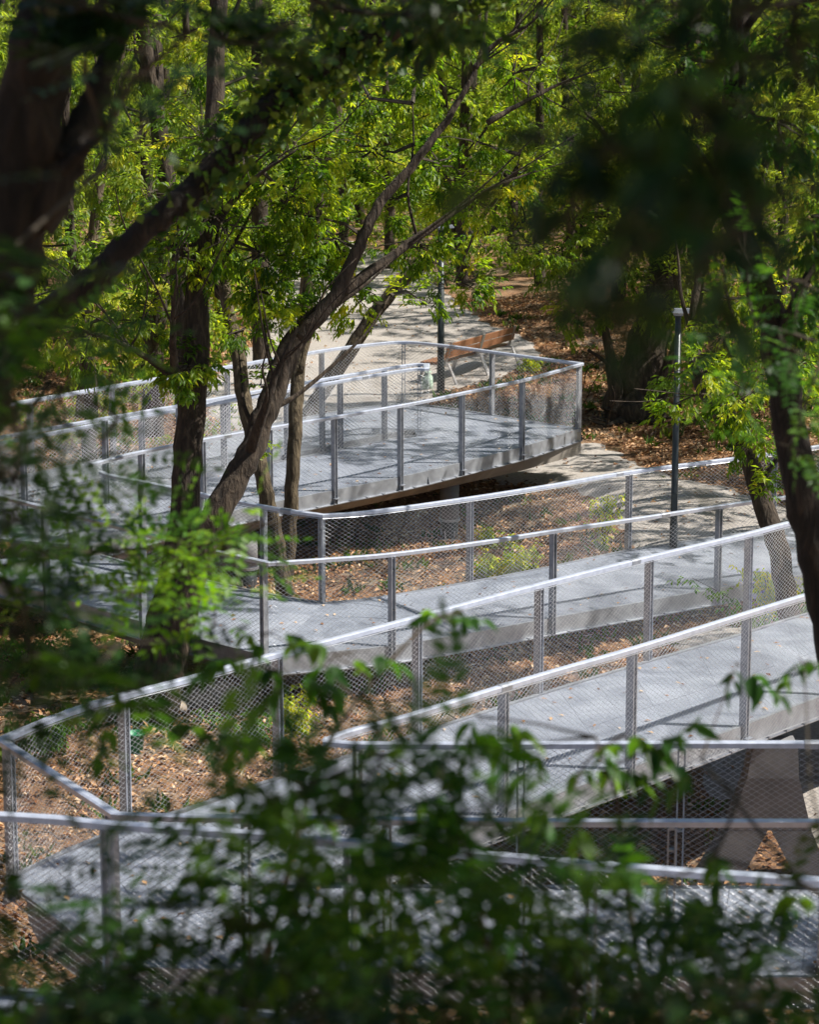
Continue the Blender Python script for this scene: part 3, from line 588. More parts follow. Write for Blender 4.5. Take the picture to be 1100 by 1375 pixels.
# ------------------------------------------------------------------ leaf litter, weeds
def scatter(n, x0, x1, y0, y1, r): return r.uniform(x0, x1, n), y0 + (y1-y0)*r.uniform(0, 1, n)**.85
def offpath(x, y):
    k = np.ones(x.shape, bool)
    for p in PATHS: k &= ~inpoly(x, y, p)
    return k
r = np.random.default_rng(3)
x, y = scatter(230000, -9, 9, 17, 62, r); keep = (np.abs(x) < y*.19+.6); x, y = x[keep], y[keep]
on = ~offpath(x, y); keep = ~on | (r.uniform(0, 1, len(x)) < .035)
patch = np.sin(x*1.1+1)*np.cos(y*.8) + .5*np.sin(x*2.9+y*1.7); keep &= (r.uniform(-1.6, .5, len(x)) < patch) | (r.uniform(0, 1, len(x)) < .35)
x, y = x[keep], y[keep]; B = np.stack([x, y, gz(x, y)+r.uniform(.008, .045, len(x))], 1); D = unit(len(x), r)*np.array([1, 1, .28]); Nn = np.array([0, 0, 1.])+r.normal(0, .3, (len(x), 3))
V, T, R = leafmesh(B, D, Nn, r.uniform(.03, .125, len(x)), r.uniform(.018, .06, len(x)), np.clip(r.normal(.5, .25, len(x))-.25*(np.sin(x*2.3)*np.cos(y*1.9) > .4), 0, 1), fold=.4, droop=.1)
part('leaf_litter', V, T, 'litter', None, rnd=R, kind='stuff')
x, y = scatter(700, -8, 8, 18, 56, r); k = offpath(x, y); g = G()
for a, b in zip(x[k], y[k]):
    z = float(gz(a, b))+.03; th = r.uniform(0, 6.28); l = r.uniform(.15, .6); Vt, Ft = tube([(a, b, z), (a+l*.5*math.cos(th), b+l*.5*math.sin(th), z+r.uniform(0, .04)), (a+l*math.cos(th+.3), b+l*math.sin(th+.3), z)], r.uniform(.004, .010), 4, caps=False); g.add(Vt, Ft)
g.part('fallen_twigs', 'twig', None, kind='stuff')
# low weeds in tufts
cx, cy = scatter(900, -8, 8, 18, 58, r); k = offpath(cx, cy); cx, cy = cx[k], cy[k]; n = 16
bx = np.repeat(cx, n)+r.normal(0, .10, len(cx)*n); by = np.repeat(cy, n)+r.normal(0, .10, len(cx)*n)
B = np.stack([bx, by, gz(bx, by)], 1); D = unit(len(bx), r)*.8+np.array([0, 0, .9]); sz = np.repeat(r.uniform(.5, 1.5, len(cx)), n)
V, T, R = leafmesh(B, D, unit(len(bx), r), .13*sz*r.uniform(.6, 1.3, len(bx)), .035*sz, np.repeat(r.uniform(0, 1, len(cx)), n), droop=.4)
part('ground_weeds', V, T, 'grass', None, rnd=R, kind='stuff')
def sapling(label, px, py, h, n, seed, leaf='leaf_mid', L=.08, group=None, name='sapling', spread=.3, cat='sapling'):
    r = np.random.default_rng(seed); b = onground(px, py); t = thing(name, label, cat, b, group); LM = []; g = G()
    for q in range(n):
        d = np.array([r.normal(0, spread), r.normal(0, spread), 1]); P = np.array([b+d*h*f*np.array([1+f*.5, 1+f*.5, 1-.15*f]) for f in np.linspace(0, r.uniform(.7, 1.1), 7)]); P[0] = b
        Vt, Ft = tube(P, np.linspace(.009, .003, 7), 5); g.add(Vt, Ft)
        C = np.repeat(P[1:], 5, 0)+r.normal(0, .05, (30, 3)); out = unit(30, r)*np.array([1, 1, .4]); LM.append(drooping(C, out, r, 4, L, L*.38, np.clip(r.normal(.75, .2, 30), 0, 1)))
    g.part('stem', 'twig', t); V, T, R = join(LM); part('foliage', V, T, leaf, t, rnd=R); return t
sapling('yellow-green leafy seedlings in a clump between the middle ramp rails', 690, 790, .75, 9, 1)
sapling('thin young sapling standing beside the path behind the middle ramp', 812, 735, .9, 3, 2, spread=.12)
sapling('low seedling left of the yellow-green clump', 648, 778, .4, 5, 3)
sapling('leafy seedlings at the foot of the front railing near the sandy patch', 395, 985, .5, 6, 4)
sapling('dark leafy bush behind the front railing near the boulders', 330, 1000, .45, 5, 5, leaf='leaf_near')
sapling('small bright weed cluster by the lamp foot in front of the bench', 708, 502, .35, 6, 6)
sapling('green seedling on the mulch right of the pipe column', 655, 735, .3, 5, 7)
sapling('bush at the right edge between the ramps', 1075, 880, .9, 12, 8, leaf='leaf_near', L=.1)
sapling('bushy shrub at the foot of the leaning right trunk', 1035, 830, .8, 12, 9)
sapling('bright weeds under the left landing edge', 60, 1010, .5, 8, 10, leaf='leaf_near')
sapling('shady fern-like bush left of the front railing', 60, 930, .7, 12, 12, leaf='leaf_near')
sapling('low weeds on the mulch between front ramp and gravel strip', 800, 1065, .28, 6, 13)

# ------------------------------------------------------------------ unseen leaf clumps above the picture, added to shade and dapple it
def canopy(t, c, rad, n, r, L=.20, leaf='leaf_mid'):
    c = np.asarray(c, float); P, out, R, s_, h = clump_points(c, rad, n, r, sub=8)
    keep = P[:, 2] > 8.35; P, out, R = P[keep], out[keep], R[keep]
    return drooping(P, out, r, 3, L, L*.5, R)
def upper(t, specs, seed, leaf='leaf_mid'):
    r = np.random.default_rng(seed); V, T, R = join([canopy(t, c, rad, n, r) for c, rad, n in specs]); part('shade_crown', V, T, leaf, t, rnd=R)

# ------------------------------------------------------------------ trees around the platform
t1 = tree('maple with a thick straight brown trunk, left of the leaning dark one', [
  [(182, 1030, 27.5, .27), (200, 930, 27.6, .22), (222, 830, 27.8, .19), (243, 720, 28, .17), (255, 600, 28.2, .165), (262, 470, 28.4, .15), (266, 380, 28.5, .13), (280, 250, 28.7, .11), (290, 120, 29, .10), (300, -160, 29.5, .08)],
  [(252, 520, 28.1, .07), (215, 492, 28, .055), (165, 462, 27.8, .045), (110, 445, 27.5, .03)], [(235, 500, 28, .05), (232, 430, 27.7, .045), (238, 370, 27.5, .03)], [(268, 330, 28.6, .06), (330, 250, 28.2, .04), (400, 200, 28, .03)]],
  [(120, 450, 50, 40, 27.5, 130), (190, 430, 50, 40, 27.6, 130), (250, 490, 30, 45, 27.4, 110), (240, 340, 55, 60, 27.8, 200), (180, 330, 60, 50, 28.3, 150), (300, 300, 60, 60, 27.6, 200), (330, 210, 70, 60, 28, 220), (390, 260, 50, 60, 27.6, 190), (420, 210, 45, 40, 28, 120), (270, 180, 60, 60, 28.6, 150), (350, 340, 55, 55, 28, 170), (370, 110, 70, 50, 28.5, 160), (300, 60, 60, 60, 29, 130)], seed=1, dens=1.15, back=.7, brn=6)
t2 = tree('leaning maple forking into long dark limbs that reach right over the platform', [
  [(212, 960, 27.3, 0.202), (240, 840, 27.4, 0.168), (262, 760, 27.5, 0.155), (295, 680, 27.6, 0.151), (335, 610, 27.8, 0.143), (362, 540, 28, 0.134), (392, 465, 28.2, 0.126), (420, 428, 28.3, 0.101)],
  [(418, 430, 28.3, 0.092), (470, 385, 28.4, 0.080), (540, 335, 28.6, 0.067), (600, 292, 28.8, 0.059), (662, 252, 29, 0.046), (720, 230, 29.2, 0.025)],
  [(400, 455, 28.2, 0.092), (445, 405, 28.2, 0.084), (478, 340, 28.3, 0.084), (510, 275, 28.4, 0.076), (560, 215, 28.5, 0.067), (608, 150, 28.7, 0.063), (640, 90, 28.8, 0.050), (652, 30, 29, 0.042), (660, -120, 29.3, 0.025)],
  [(636, 95, 28.8, 0.038), (665, 60, 28.8, 0.034), (715, 30, 28.7, 0.025), (760, -20, 28.6, 0.017)], [(330, 618, 27.8, 0.076), (352, 560, 27.5, 0.067), (372, 500, 27.4, 0.059), (400, 440, 27.4, 0.042)],
  [(655, 165, 29, 0.038), (700, 140, 29.2, 0.034), (760, 110, 29.4, 0.025), (820, 90, 29.6, 0.017)]],
  [(350, 390, 50, 45, 27.6, 150), (420, 360, 50, 45, 27.8, 170), (380, 420, 45, 30, 27.2, 110), (450, 320, 50, 50, 28, 160), (415, 290, 45, 45, 27.5, 150), (530, 270, 50, 50, 28.2, 150), (590, 220, 45, 45, 28.2, 120), (560, 330, 40, 35, 28.4, 100), (640, 270, 60, 40, 28.4, 160), (690, 240, 50, 45, 28.8, 120), (640, 190, 50, 45, 28.6, 110), (500, 200, 60, 55, 28.8, 130), (560, 100, 60, 60, 29, 140), (690, 100, 60, 50, 29, 120), (480, 100, 60, 60, 29.3, 110), (620, 40, 60, 40, 28.8, 100), (490, 400, 45, 30, 27.9, 100), (350, 520, 16, 16, 27.2, 8), (338, 600, 10, 12, 27.2, 5), (610, 380, 50, 25, 30, 60), (560, 400, 40, 25, 30, 40)], seed=2, dens=1.1, back=.9, brn=6)
t3 = tree('slender upright tree in front of the platform, right of the leaning trunk', [
  [(380, 812, 33, .11), (388, 720, 33, .10), (394, 620, 33, .095), (399, 520, 33.2, .09), (406, 450, 33.4, .085), (418, 350, 33.6, .08), (432, 240, 33.8, .08), (452, 140, 34, .075), (462, -120, 34.2, .05)], [(402, 500, 33.2, .05), (422, 430, 33.4, .04), (440, 380, 33.6, .03)]],
  [(380, 330, 60, 50, 33, 120), (440, 250, 60, 60, 33.4, 140), (470, 150, 60, 60, 33.6, 120), (420, 90, 60, 60, 33.6, 120)], bark='bark_mid', seed=3)
t3b = tree('slender tree leaning left, seen behind the big leaning trunk', [
  [(385, 800, 32, .11), (365, 700, 32, .10), (350, 630, 32, .10), (330, 550, 32.2, .095), (318, 470, 32.4, .09), (302, 395, 32.6, .08), (292, 320, 32.8, .07), (285, 180, 33, .05)]],
  [(300, 300, 55, 45, 32.5, 110), (260, 220, 60, 60, 33, 120), (330, 440, 35, 30, 32.2, 50)], bark='bark_mid', seed=4)
t4 = tree('thin tree leaning far right behind the platform railing', [
  [(400, 590, 45.5, .16), (420, 548, 45.5, .14), (470, 470, 45.5, .13), (520, 400, 45.6, .12), (575, 348, 45.8, .11), (640, 315, 46, .09), (720, 300, 46.2, .07), (810, 288, 46.5, .06), (890, 292, 47, .04)], [(560, 360, 45.8, .05), (620, 310, 45.6, .04), (650, 250, 45.6, .03)]],
  [(560, 320, 60, 40, 45, 120), (650, 330, 60, 30, 45, 110), (640, 380, 40, 25, 45, 60), (720, 330, 60, 40, 45, 120), (600, 385, 50, 22, 45, 60), (780, 340, 60, 40, 46, 120), (700, 270, 60, 40, 46, 110)], bark='bark_mid', seed=5)
t6 = tree('crooked trunk leaning left beside the path under bright drooping leaves', [
  [(1064, 850, 27.6, .13), (1050, 760, 27.8, .12), (1030, 690, 28, .115), (1008, 625, 28.2, .11), (975, 560, 28.5, .10), (940, 510, 28.8, .09), (932, 430, 29, .06), (945, 350, 29.4, .05), (965, 230, 30, .035), (975, 100, 30.5, .02)], [(985, 575, 28.4, .03), (950, 530, 27.8, .02), (900, 545, 27.6, .012)], [(1020, 650, 28.2, .04), (1060, 590, 28.4, .03), (1090, 520, 28.6, .02)]],
  [(910, 548, 28, 14, 27.6, 30), (945, 500, 35, 28, 27.7, 60), (990, 540, 45, 35, 27.7, 110), (1010, 590, 30, 35, 27.8, 60), (970, 450, 50, 35, 28.3, 90), (1040, 500, 50, 45, 28, 110), (1075, 450, 40, 60, 28.4, 120), (1010, 400, 50, 50, 28.6, 110), (1020, 660, 20, 30, 27.8, 24), (1085, 560, 25, 40, 28, 50)], seed=6)
t7 = tree('massive dark many-stemmed tree with flaring roots beyond the platform tip', [
  [(852, 562, 46.5, .62), (856, 530, 46.5, .45), (866, 480, 46.5, .38), (884, 400, 46.7, .34), (902, 320, 47, .30), (915, 240, 47, .26), (925, 100, 47, .22), (930, -150, 47.5, .16)],
  [(822, 556, 46.2, .25), (826, 520, 46.2, .17), (818, 470, 46.3, .13), (800, 400, 46.5, .11), (780, 300, 47, .08)], [(885, 300, 46.8, .14), (850, 240, 46.2, .11), (820, 190, 45.8, .10), (785, 150, 45.5, .07)],
  [(880, 556, 46.2, .2), (893, 510, 46.2, .13), (915, 440, 46.4, .11), (950, 330, 46.6, .08)], [(836, 566, 46, .10), (810, 572, 45.6, .05)], [(870, 566, 46, .12), (900, 575, 45.6, .05)], [(790, 470, 46, .03), (812, 485, 46.1, .05), (826, 500, 46.2, .05)]],
  [(760, 330, 60, 60, 46, 200), (820, 330, 60, 60, 46, 220), (760, 240, 70, 60, 46, 200), (850, 200, 80, 60, 46, 240), (900, 130, 80, 60, 46.5, 240), (960, 260, 70, 70, 46, 240), (800, 120, 80, 60, 46.5, 200), (880, 380, 50, 40, 45.6, 130), (940, 400, 50, 50, 45.8, 150), (780, 410, 40, 35, 46, 90), (990, 150, 70, 70, 46.5, 200), (1000, 60, 70, 60, 46.5, 160), (860, 50, 80, 60, 46.5, 180)], leaf='leaf_far', L=.12, W=.045, seed=7)
t5 = tree('tree with a near-black forked trunk crossing the front railings at right edge', [
  [(1175, 1150, 14.8, .17), (1140, 960, 14.9, .135), (1112, 810, 15, .115), (1085, 690, 15, .11), (1060, 570, 15.1, .105), (1042, 450, 15.1, .095), (1015, 370, 15.2, .085), (990, 300, 15.3, .08), (975, 210, 15.4, .07), (990, 90, 15.5, .06), (1010, -200, 15.8, .05)],
  [(1044, 470, 15.1, .06), (1068, 410, 15, .05), (1095, 350, 15, .04), (1130, 260, 15, .03)]],
  [(1060, 380, 45, 50, 14.6, 40), (1090, 290, 50, 60, 14.8, 50), (960, 180, 60, 60, 15.2, 60), (1040, 160, 60, 60, 15, 60), (930, 80, 70, 60, 15.5, 60), (1060, 60, 60, 60, 15, 60)], leaf='leaf_near', L=.07, W=.03, seed=8, bark='bark_shaded')
# trees in the wood behind: trunks one can tell apart
def wood(label, pts, r0, clumps, seed, bark='bark', L=.12):
    n = len(pts); return tree(label, [[(a, b, d, r0*(1-.55*i/(n-1))) for i, (a, b, d) in enumerate(pts)]], clumps, leaf='leaf_far', bark=bark, L=L, W=L*.36, seed=seed, twig=.01)
wood('dark curved trunk upper left behind the ivy stem', [(250, 560, 41), (248, 430, 41), (236, 330, 41), (222, 230, 41), (207, 130, 41), (192, 40, 41), (170, -120, 41)], .20, [(200, 260, 60, 60, 40, 160), (140, 200, 60, 60, 41, 150), (250, 130, 70, 60, 42, 160), (180, 60, 60, 60, 41, 140)], 21)
wood('thin grey trunk leaning right at the upper left', [(110, 560, 43), (118, 400, 43), (128, 290, 43), (143, 200, 43), (158, 130, 43), (175, -80, 43)], .11, [(110, 330, 60, 60, 42.5, 140), (90, 240, 60, 60, 43, 150), (150, 400, 50, 50, 42, 120)], 22, 'bark_pale')
wood('straight trunk at the top left of centre', [(352, 520, 52), (350, 380, 52), (348, 240, 52), (346, 120, 52), (344, 0, 52), (343, -100, 52)], .2, [(340, 180, 70, 60, 51, 180), (330, 90, 70, 60, 52, 170), (390, 30, 70, 50, 52, 150)], 23)
wood('pale two-tone trunk among yellow-green leaves in the middle', [(412, 440, 50), (414, 360, 50), (420, 300, 50), (436, 220, 50), (447, 150, 50), (452, 50, 50), (460, -90, 50)], .17, [(470, 200, 60, 60, 49.5, 150), (420, 150, 60, 60, 50, 150), (380, 210, 60, 50, 49, 140)], 24, 'bark_pale')
wood('dark trunk half hidden by leaves left of centre behind the platform', [(205, 585, 44), (206, 500, 44), (212, 420, 44), (222, 340, 44), (216, 200, 44.5), (210, 20, 45)], .20, [(160, 380, 60, 50, 43, 160), (250, 420, 50, 40, 43.5, 120), (200, 480, 40, 30, 43, 60)], 25)
wood('slim dark stem at the left behind the platform rails', [(118, 640, 38), (122, 540, 38), (112, 430, 38), (96, 330, 38), (90, 200, 38), (84, -20, 38)], .12, [(70, 430, 60, 50, 37.5, 150), (50, 330, 60, 60, 38, 150), (110, 480, 40, 30, 37.6, 60)], 26)

# a generic stand behind: crowns share five meshes
gr = 'maples of the wood behind the path'
rW = np.random.default_rng(5); crowns = []
for v in range(5):
    LM = []; TW = []
    for q in range(13):
        zc = rW.uniform(1.2, 9.0); a = rW.uniform(0, 6.28); rr = rW.uniform(.3, 1.9); c = np.array([rr*math.cos(a), rr*math.sin(a), zc])
        P, out, R, s_, hd = clump_points(c, np.array([1.0, 1.0, .75]), 110, rW); LM.append(drooping(P, out, rW, 5, .13, .046, R)); TW.append((np.array([0, 0, zc-.6]), c, .025))
    V, T, R = join(LM); Vt, Ft = twigs_mesh(TW); P = smooth_path([(0, 0, -.3), (.1, 0, 2), (.25*(v-2), .1, 5), (.35*(v-2), .2, 10)], 4); Vk, Fk = tube(P, np.linspace(.16, .07, len(P)), 9, .1, seed=v)
    crowns.append((mesh('crown', V, T, 'leaf_far', rnd=R), mesh('twigs', Vt, Ft, 'twig'), mesh('trunk', Vk, Fk, 'bark', True)))
spots = [(-3.2, 66), (-.5, 68.5), (3.6, 64), (-5, 58), (1.2, 72), (5.4, 69), (-1.8, 78), (2.2, 82), (7, 66), (4.6, 58.5), (-6.8, 70), (-9, 52), (-7.5, 46), (-5.6, 50), (-3.8, 56), (-8.5, 56), (-6.0, 62), (-2.2, 70), (-4.6, 74), (-9.5, 68), (-7, 80), (0.8, 76), (2.6, 70), (4.6, 66), (6.6, 60), (8.6, 56), (10.6, 52), (9.4, 48), (3.6, 78), (6.2, 74), (9.2, 68), (11, 60), (-1, 84), (5, 84), (9, 80), (12, 74), (-11, 78), (7.8, 43), (9.6, 40), (6.9, 38), (8.4, 35), (-8.5, 40), (-7, 36.5), (1.4, 64.5), (-11, 47), (11.5, 50)]
for i, (X0, Y0) in enumerate(spots):
    X0 += rW.uniform(-.4, .4); t = thing('maple_tree', 'slim leafy maple in the green wood behind the gravel path', 'tree', (X0, Y0, float(gz(X0, Y0))), gr)
    t.rotation_euler = (0, 0, rW.uniform(0, 6.28)); t.scale = (1, 1, 1); sc_ = rW.uniform(.9, 1.12); t.scale = (sc_, sc_, sc_)
    for nm, me in zip(('crown', 'twigs', 'trunk'), crowns[i % 5]):
        o = bpy.data.objects.new(nm, me); o.parent = t; link(o)
        if nm == 'twigs': o['kind'] = 'stuff'
# undergrowth and far wood, which nobody could count
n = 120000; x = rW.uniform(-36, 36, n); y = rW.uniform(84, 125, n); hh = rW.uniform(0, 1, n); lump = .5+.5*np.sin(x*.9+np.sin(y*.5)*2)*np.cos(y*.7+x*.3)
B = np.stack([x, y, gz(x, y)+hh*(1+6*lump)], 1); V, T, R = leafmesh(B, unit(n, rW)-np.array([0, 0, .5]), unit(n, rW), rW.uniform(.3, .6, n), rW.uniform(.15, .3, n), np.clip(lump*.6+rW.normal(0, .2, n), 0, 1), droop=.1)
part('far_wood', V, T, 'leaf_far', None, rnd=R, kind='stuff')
n = 110000; x = rW.uniform(-15, 15, n); y = rW.uniform(44, 88, n); lump = np.sin(x*1.3+np.sin(y*.6)*2)*np.cos(y*.5+x*.4); ok = offpath(x, y) & (lump > -.1) & ~((x > -3) & (x < 5.2) & (y < 66)); x, y, lump = x[ok], y[ok], lump[ok]; n = len(x)
B = np.stack([x, y, gz(x, y)+rW.uniform(0, 1, n)*(.2+1.1*lump)*np.where(y > 63, 3.0, 1.0)], 1); V, T, R = leafmesh(B, unit(n, rW)+np.array([0, 0, -.2]), unit(n, rW), rW.uniform(.1, .2, n), rW.uniform(.05, .1, n), np.clip(.45+.4*np.sin(x*3+y)*np.cos(y*2.1)+rW.normal(0, .2, n), 0, 1), droop=.2)
part('undergrowth', V, T, 'leaf_far', None, rnd=R, kind='stuff')

# ------------------------------------------------------------------ near trees
t9 = tree('very dark thick forked trunk at the upper left corner close to the viewer', [
  [(-190, 1300, 7.6, .16), (-120, 900, 7.8, .15), (-60, 600, 8, .13), (-5, 400, 8, .115), (25, 240, 8, .11), (45, 120, 8, .11), (72, 0, 8, .10), (110, -200, 8.2, .08)],
  [(40, 290, 8, .09), (85, 220, 8, .08), (120, 150, 8.1, .075), (150, 70, 8.2, .065), (215, -40, 8.4, .05)], [(60, 255, 8, .03), (110, 205, 7.9, .028), (142, 180, 7.8, .022)]],
  [(120, 20, 80, 40, 7, 8), (200, 40, 70, 40, 6.6, 9), (270, 30, 60, 30, 6.8, 6), (20, 330, 40, 30, 6, 3)], leaf='leaf_dark', style='pin', seed=31, brn=0, bark='bark_shaded', twig=.006, name='locust_tree')
t10 = tree('ivy-covered stem slanting from the left edge up to the top centre', [
  [(-260, 720, 12.4, .10), (-120, 590, 12.6, .10), (-20, 490, 12.8, .085), (60, 428, 13, .08), (130, 372, 13, .073), (200, 305, 13, .066), (270, 245, 13.1, .072), (330, 180, 13.2, .066), (400, 110, 13.4, .062), (480, 62, 13.6, .058), (560, 25, 13.8, .06), (680, -40, 14, .05)]], [], seed=32, brn=0, name='leaning_tree', bark='bark_shaded')
r = np.random.default_rng(40); LM = []
for f, cnt, sp_ in ((.22, 14, .09), (.3, 16, .10), (.38, 40, .13), (.45, 50, .16), (.52, 170, .2), (.6, 220, .22), (.67, 270, .24), (.74, 280, .25), (.82, 280, .26), (.9, 220, .24), (.97, 160, .24)):
    P = smooth_path([PD(a, b, c) for a, b, c in ((-260, 720, 12.4), (-20, 490, 12.8), (130, 372, 13), (270, 245, 13.1), (400, 110, 13.4), (560, 25, 13.8), (680, -40, 14))], 10)
    c = P[int(f*(len(P)-1))]; q = c + unit(cnt, r)*r.uniform(.3, 1, cnt)[:, None]*sp_ + r.normal(0, .12, (cnt, 1))*(P[-1]-P[0])/np.linalg.norm(P[-1]-P[0])
    LM.append(leafmesh(q, unit(cnt, r)+np.array([0, -.2, -.5]), unit(cnt, r)+np.array([.3, -.3, .6]), r.uniform(.04, .08, cnt), r.uniform(.035, .065, cnt), r.uniform(0, 1, cnt), six=True, droop=.1))
V, T, R = join(LM); part('ivy', V, T, 'ivy', t10, rnd=R, kind='stuff')

def bough(label, stem, clumps, leaf='leaf_near', style='pin', L=.042, W=.02, seed=0, group='leafy boughs hanging close to the viewer', r0=.012, k=5, RL=.2):
    """a leafy bough hanging into the view: bare stem, side twigs and leaves"""
    r = np.random.default_rng(seed+100); P0 = smooth_path([PD(a, b, d) for a, b, d in stem], 6); t = thing('hanging_bough', label, 'bough', P0[0], group)
    Vt, Ft = tube(P0, np.linspace(r0, r0*.3, len(P0)), 7); part('stem', Vt, Ft, 'twig', t, True); LM = []; TW = []
    for (a, b, rx, ry, d, n) in clumps:
        c = PD(a, b, d); s = F/d; rad = np.array([rx/s, (rx+ry)/2/s, ry/s]); d_ = unit(n, r); C = c + d_*r.uniform(.2, 1, (n, 1))**.6*rad
        out = d_*np.array([1, .7, .4]) + r.normal(0, .25, (n, 3))
        LM.append(pinnate(C, out, r, 13, RL, L, W) if style == 'pin' else drooping(C, out, r, k, L, W, None, True))
        hub = P0[np.argmin(np.linalg.norm(P0-c, axis=1))]; TW.append((hub, c, r0*.5)); TW += [(c, q, r0*.28) for q in C[:40]]
    V, T, R = join(LM); part('leaves', V, T, leaf, t, rnd=R); Vt, Ft = twigs_mesh(TW); part('twigs', Vt, Ft, 'twig', t, kind='stuff'); return t
# left: lit locust leaves
bough('sunlit feathery bough at the left edge over the platform lanes', [(-120, 420, 7.5), (0, 480, 7.3), (80, 520, 7.2), (160, 560, 7.2)], [(30, 440, 60, 30, 7.2, 10), (60, 500, 70, 36, 7.2, 12), (10, 560, 40, 50, 7, 13), (90, 570, 50, 22, 7.4, 7), (150, 610, 40, 16, 7.5, 5), (20, 640, 50, 40, 7.2, 13), (100, 450, 60, 22, 7, 8)], seed=1, L=.05, W=.024, RL=.23)
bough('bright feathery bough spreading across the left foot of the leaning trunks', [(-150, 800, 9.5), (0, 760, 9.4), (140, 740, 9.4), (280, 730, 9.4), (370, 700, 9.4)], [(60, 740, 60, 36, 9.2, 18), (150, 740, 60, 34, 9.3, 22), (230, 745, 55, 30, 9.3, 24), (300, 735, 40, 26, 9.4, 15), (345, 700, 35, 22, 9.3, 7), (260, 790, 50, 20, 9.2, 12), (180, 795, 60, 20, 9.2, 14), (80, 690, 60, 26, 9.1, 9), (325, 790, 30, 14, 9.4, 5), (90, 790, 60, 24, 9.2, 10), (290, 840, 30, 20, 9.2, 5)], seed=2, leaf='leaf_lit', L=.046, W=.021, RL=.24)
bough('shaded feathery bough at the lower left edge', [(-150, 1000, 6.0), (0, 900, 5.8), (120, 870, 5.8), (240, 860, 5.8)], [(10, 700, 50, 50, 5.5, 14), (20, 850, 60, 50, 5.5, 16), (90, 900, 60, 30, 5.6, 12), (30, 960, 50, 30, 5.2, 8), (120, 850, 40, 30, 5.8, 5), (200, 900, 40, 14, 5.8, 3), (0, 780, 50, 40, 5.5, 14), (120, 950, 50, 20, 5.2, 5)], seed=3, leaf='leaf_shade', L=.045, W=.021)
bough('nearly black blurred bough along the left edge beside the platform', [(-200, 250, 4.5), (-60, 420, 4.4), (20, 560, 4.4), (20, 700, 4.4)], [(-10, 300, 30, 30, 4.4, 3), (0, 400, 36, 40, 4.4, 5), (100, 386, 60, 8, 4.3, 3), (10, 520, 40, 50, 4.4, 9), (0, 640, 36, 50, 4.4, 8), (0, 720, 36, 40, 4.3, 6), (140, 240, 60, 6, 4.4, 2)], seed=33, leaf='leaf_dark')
bough('drooping bough of pointed leaves before the kink of the front railing', [(300, 1500, 7), (380, 1200, 7), (440, 1000, 7.2), (560, 850, 7.6), (620, 820, 7.8)], [(590, 830, 36, 14, 7.7, 4), (450, 880, 60, 24, 7.4, 5), (330, 880, 40, 16, 7.2, 3), (380, 900, 50, 24, 7.2, 5), (300, 980, 50, 24, 7, 5), (190, 960, 60, 22, 6.8, 5), (360, 850, 40, 16, 7.3, 3)], leaf='leaf_near', style='droop', L=.085, W=.036, seed=4)
bough('dark feathery bough in front of the hairpin railing', [(700, 1500, 4.9), (640, 1200, 4.9), (600, 1060, 4.9), (520, 1010, 4.9)], [(430, 1010, 60, 14, 4.9, 3), (520, 1030, 80, 26, 4.9, 9), (600, 1015, 60, 24, 5, 7), (350, 1080, 60, 26, 4.8, 5), (260, 1055, 50, 20, 4.7, 3), (600, 1075, 70, 34, 4.9, 9), (480, 1110, 80, 44, 4.8, 9), (690, 1070, 50, 26, 4.9, 5), (400, 1180, 70, 40, 4.7, 9), (560, 1170, 70, 44, 4.8, 11), (660, 1160, 60, 40, 4.8, 7)], leaf='leaf_near', L=.066, W=.026, RL=.26, seed=5, r0=.008)
bough('large soft fronds hanging at the left edge over the middle ramp', [(-200, 560, 5.5), (-60, 640, 5.5), (40, 720, 5.5), (60, 840, 5.5)], [(10, 690, 40, 30, 5.5, 5), (60, 640, 40, 20, 5.5, 3), (40, 820, 50, 30, 5.5, 6), (110, 880, 40, 16, 5.5, 3), (10, 900, 40, 40, 5.4, 4), (90, 520, 50, 20, 5.6, 4), (10, 480, 40, 30, 5.6, 5)], leaf='leaf_near', L=.066, W=.027, RL=.28, seed=71, r0=.007)
bough('dark stem with lance-shaped leaves before the left landing', [(420, 1600, 5.2), (440, 1300, 5.2), (420, 1150, 5.2), (380, 1040, 5.3)], [(400, 1060, 50, 26, 5.3, 5), (450, 1130, 60, 40, 5.2, 8), (340, 1180, 50, 30, 5.2, 6), (530, 1060, 60, 40, 5.4, 7), (440, 1240, 60, 40, 5.2, 9)], leaf='leaf_near', style='droop', L=.08, W=.028, seed=41, r0=.007)
bough('bough with single dangling leaves before the front ramp deck', [(900, 1500, 7), (850, 1250, 7), (830, 1080, 7), (800, 990, 7)], [(830, 990, 40, 30, 7, 4), (810, 1040, 50, 30, 7, 5), (880, 1000, 40, 16, 7, 2), (760, 1090, 40, 30, 6.6, 4), (730, 1000, 40, 16, 7, 2), (640, 960, 50, 16, 7.2, 3)], leaf='leaf_near', style='droop', L=.085, W=.036, seed=6)
q = [(60, 1340), (180, 1310), (300, 1270), (420, 1240), (540, 1230), (660, 1220), (780, 1240), (900, 1270), (1020, 1260), (1090, 1300), (120, 1380), (260, 1370), (400, 1350), (560, 1340), (720, 1330), (860, 1340), (1000, 1350), (0, 1240), (700, 1150), (340, 1190), (10, 1330), (60, 1400), (200, 1410), (330, 1400), (480, 1400), (630, 1400), (780, 1400), (930, 1400), (1070, 1390)]
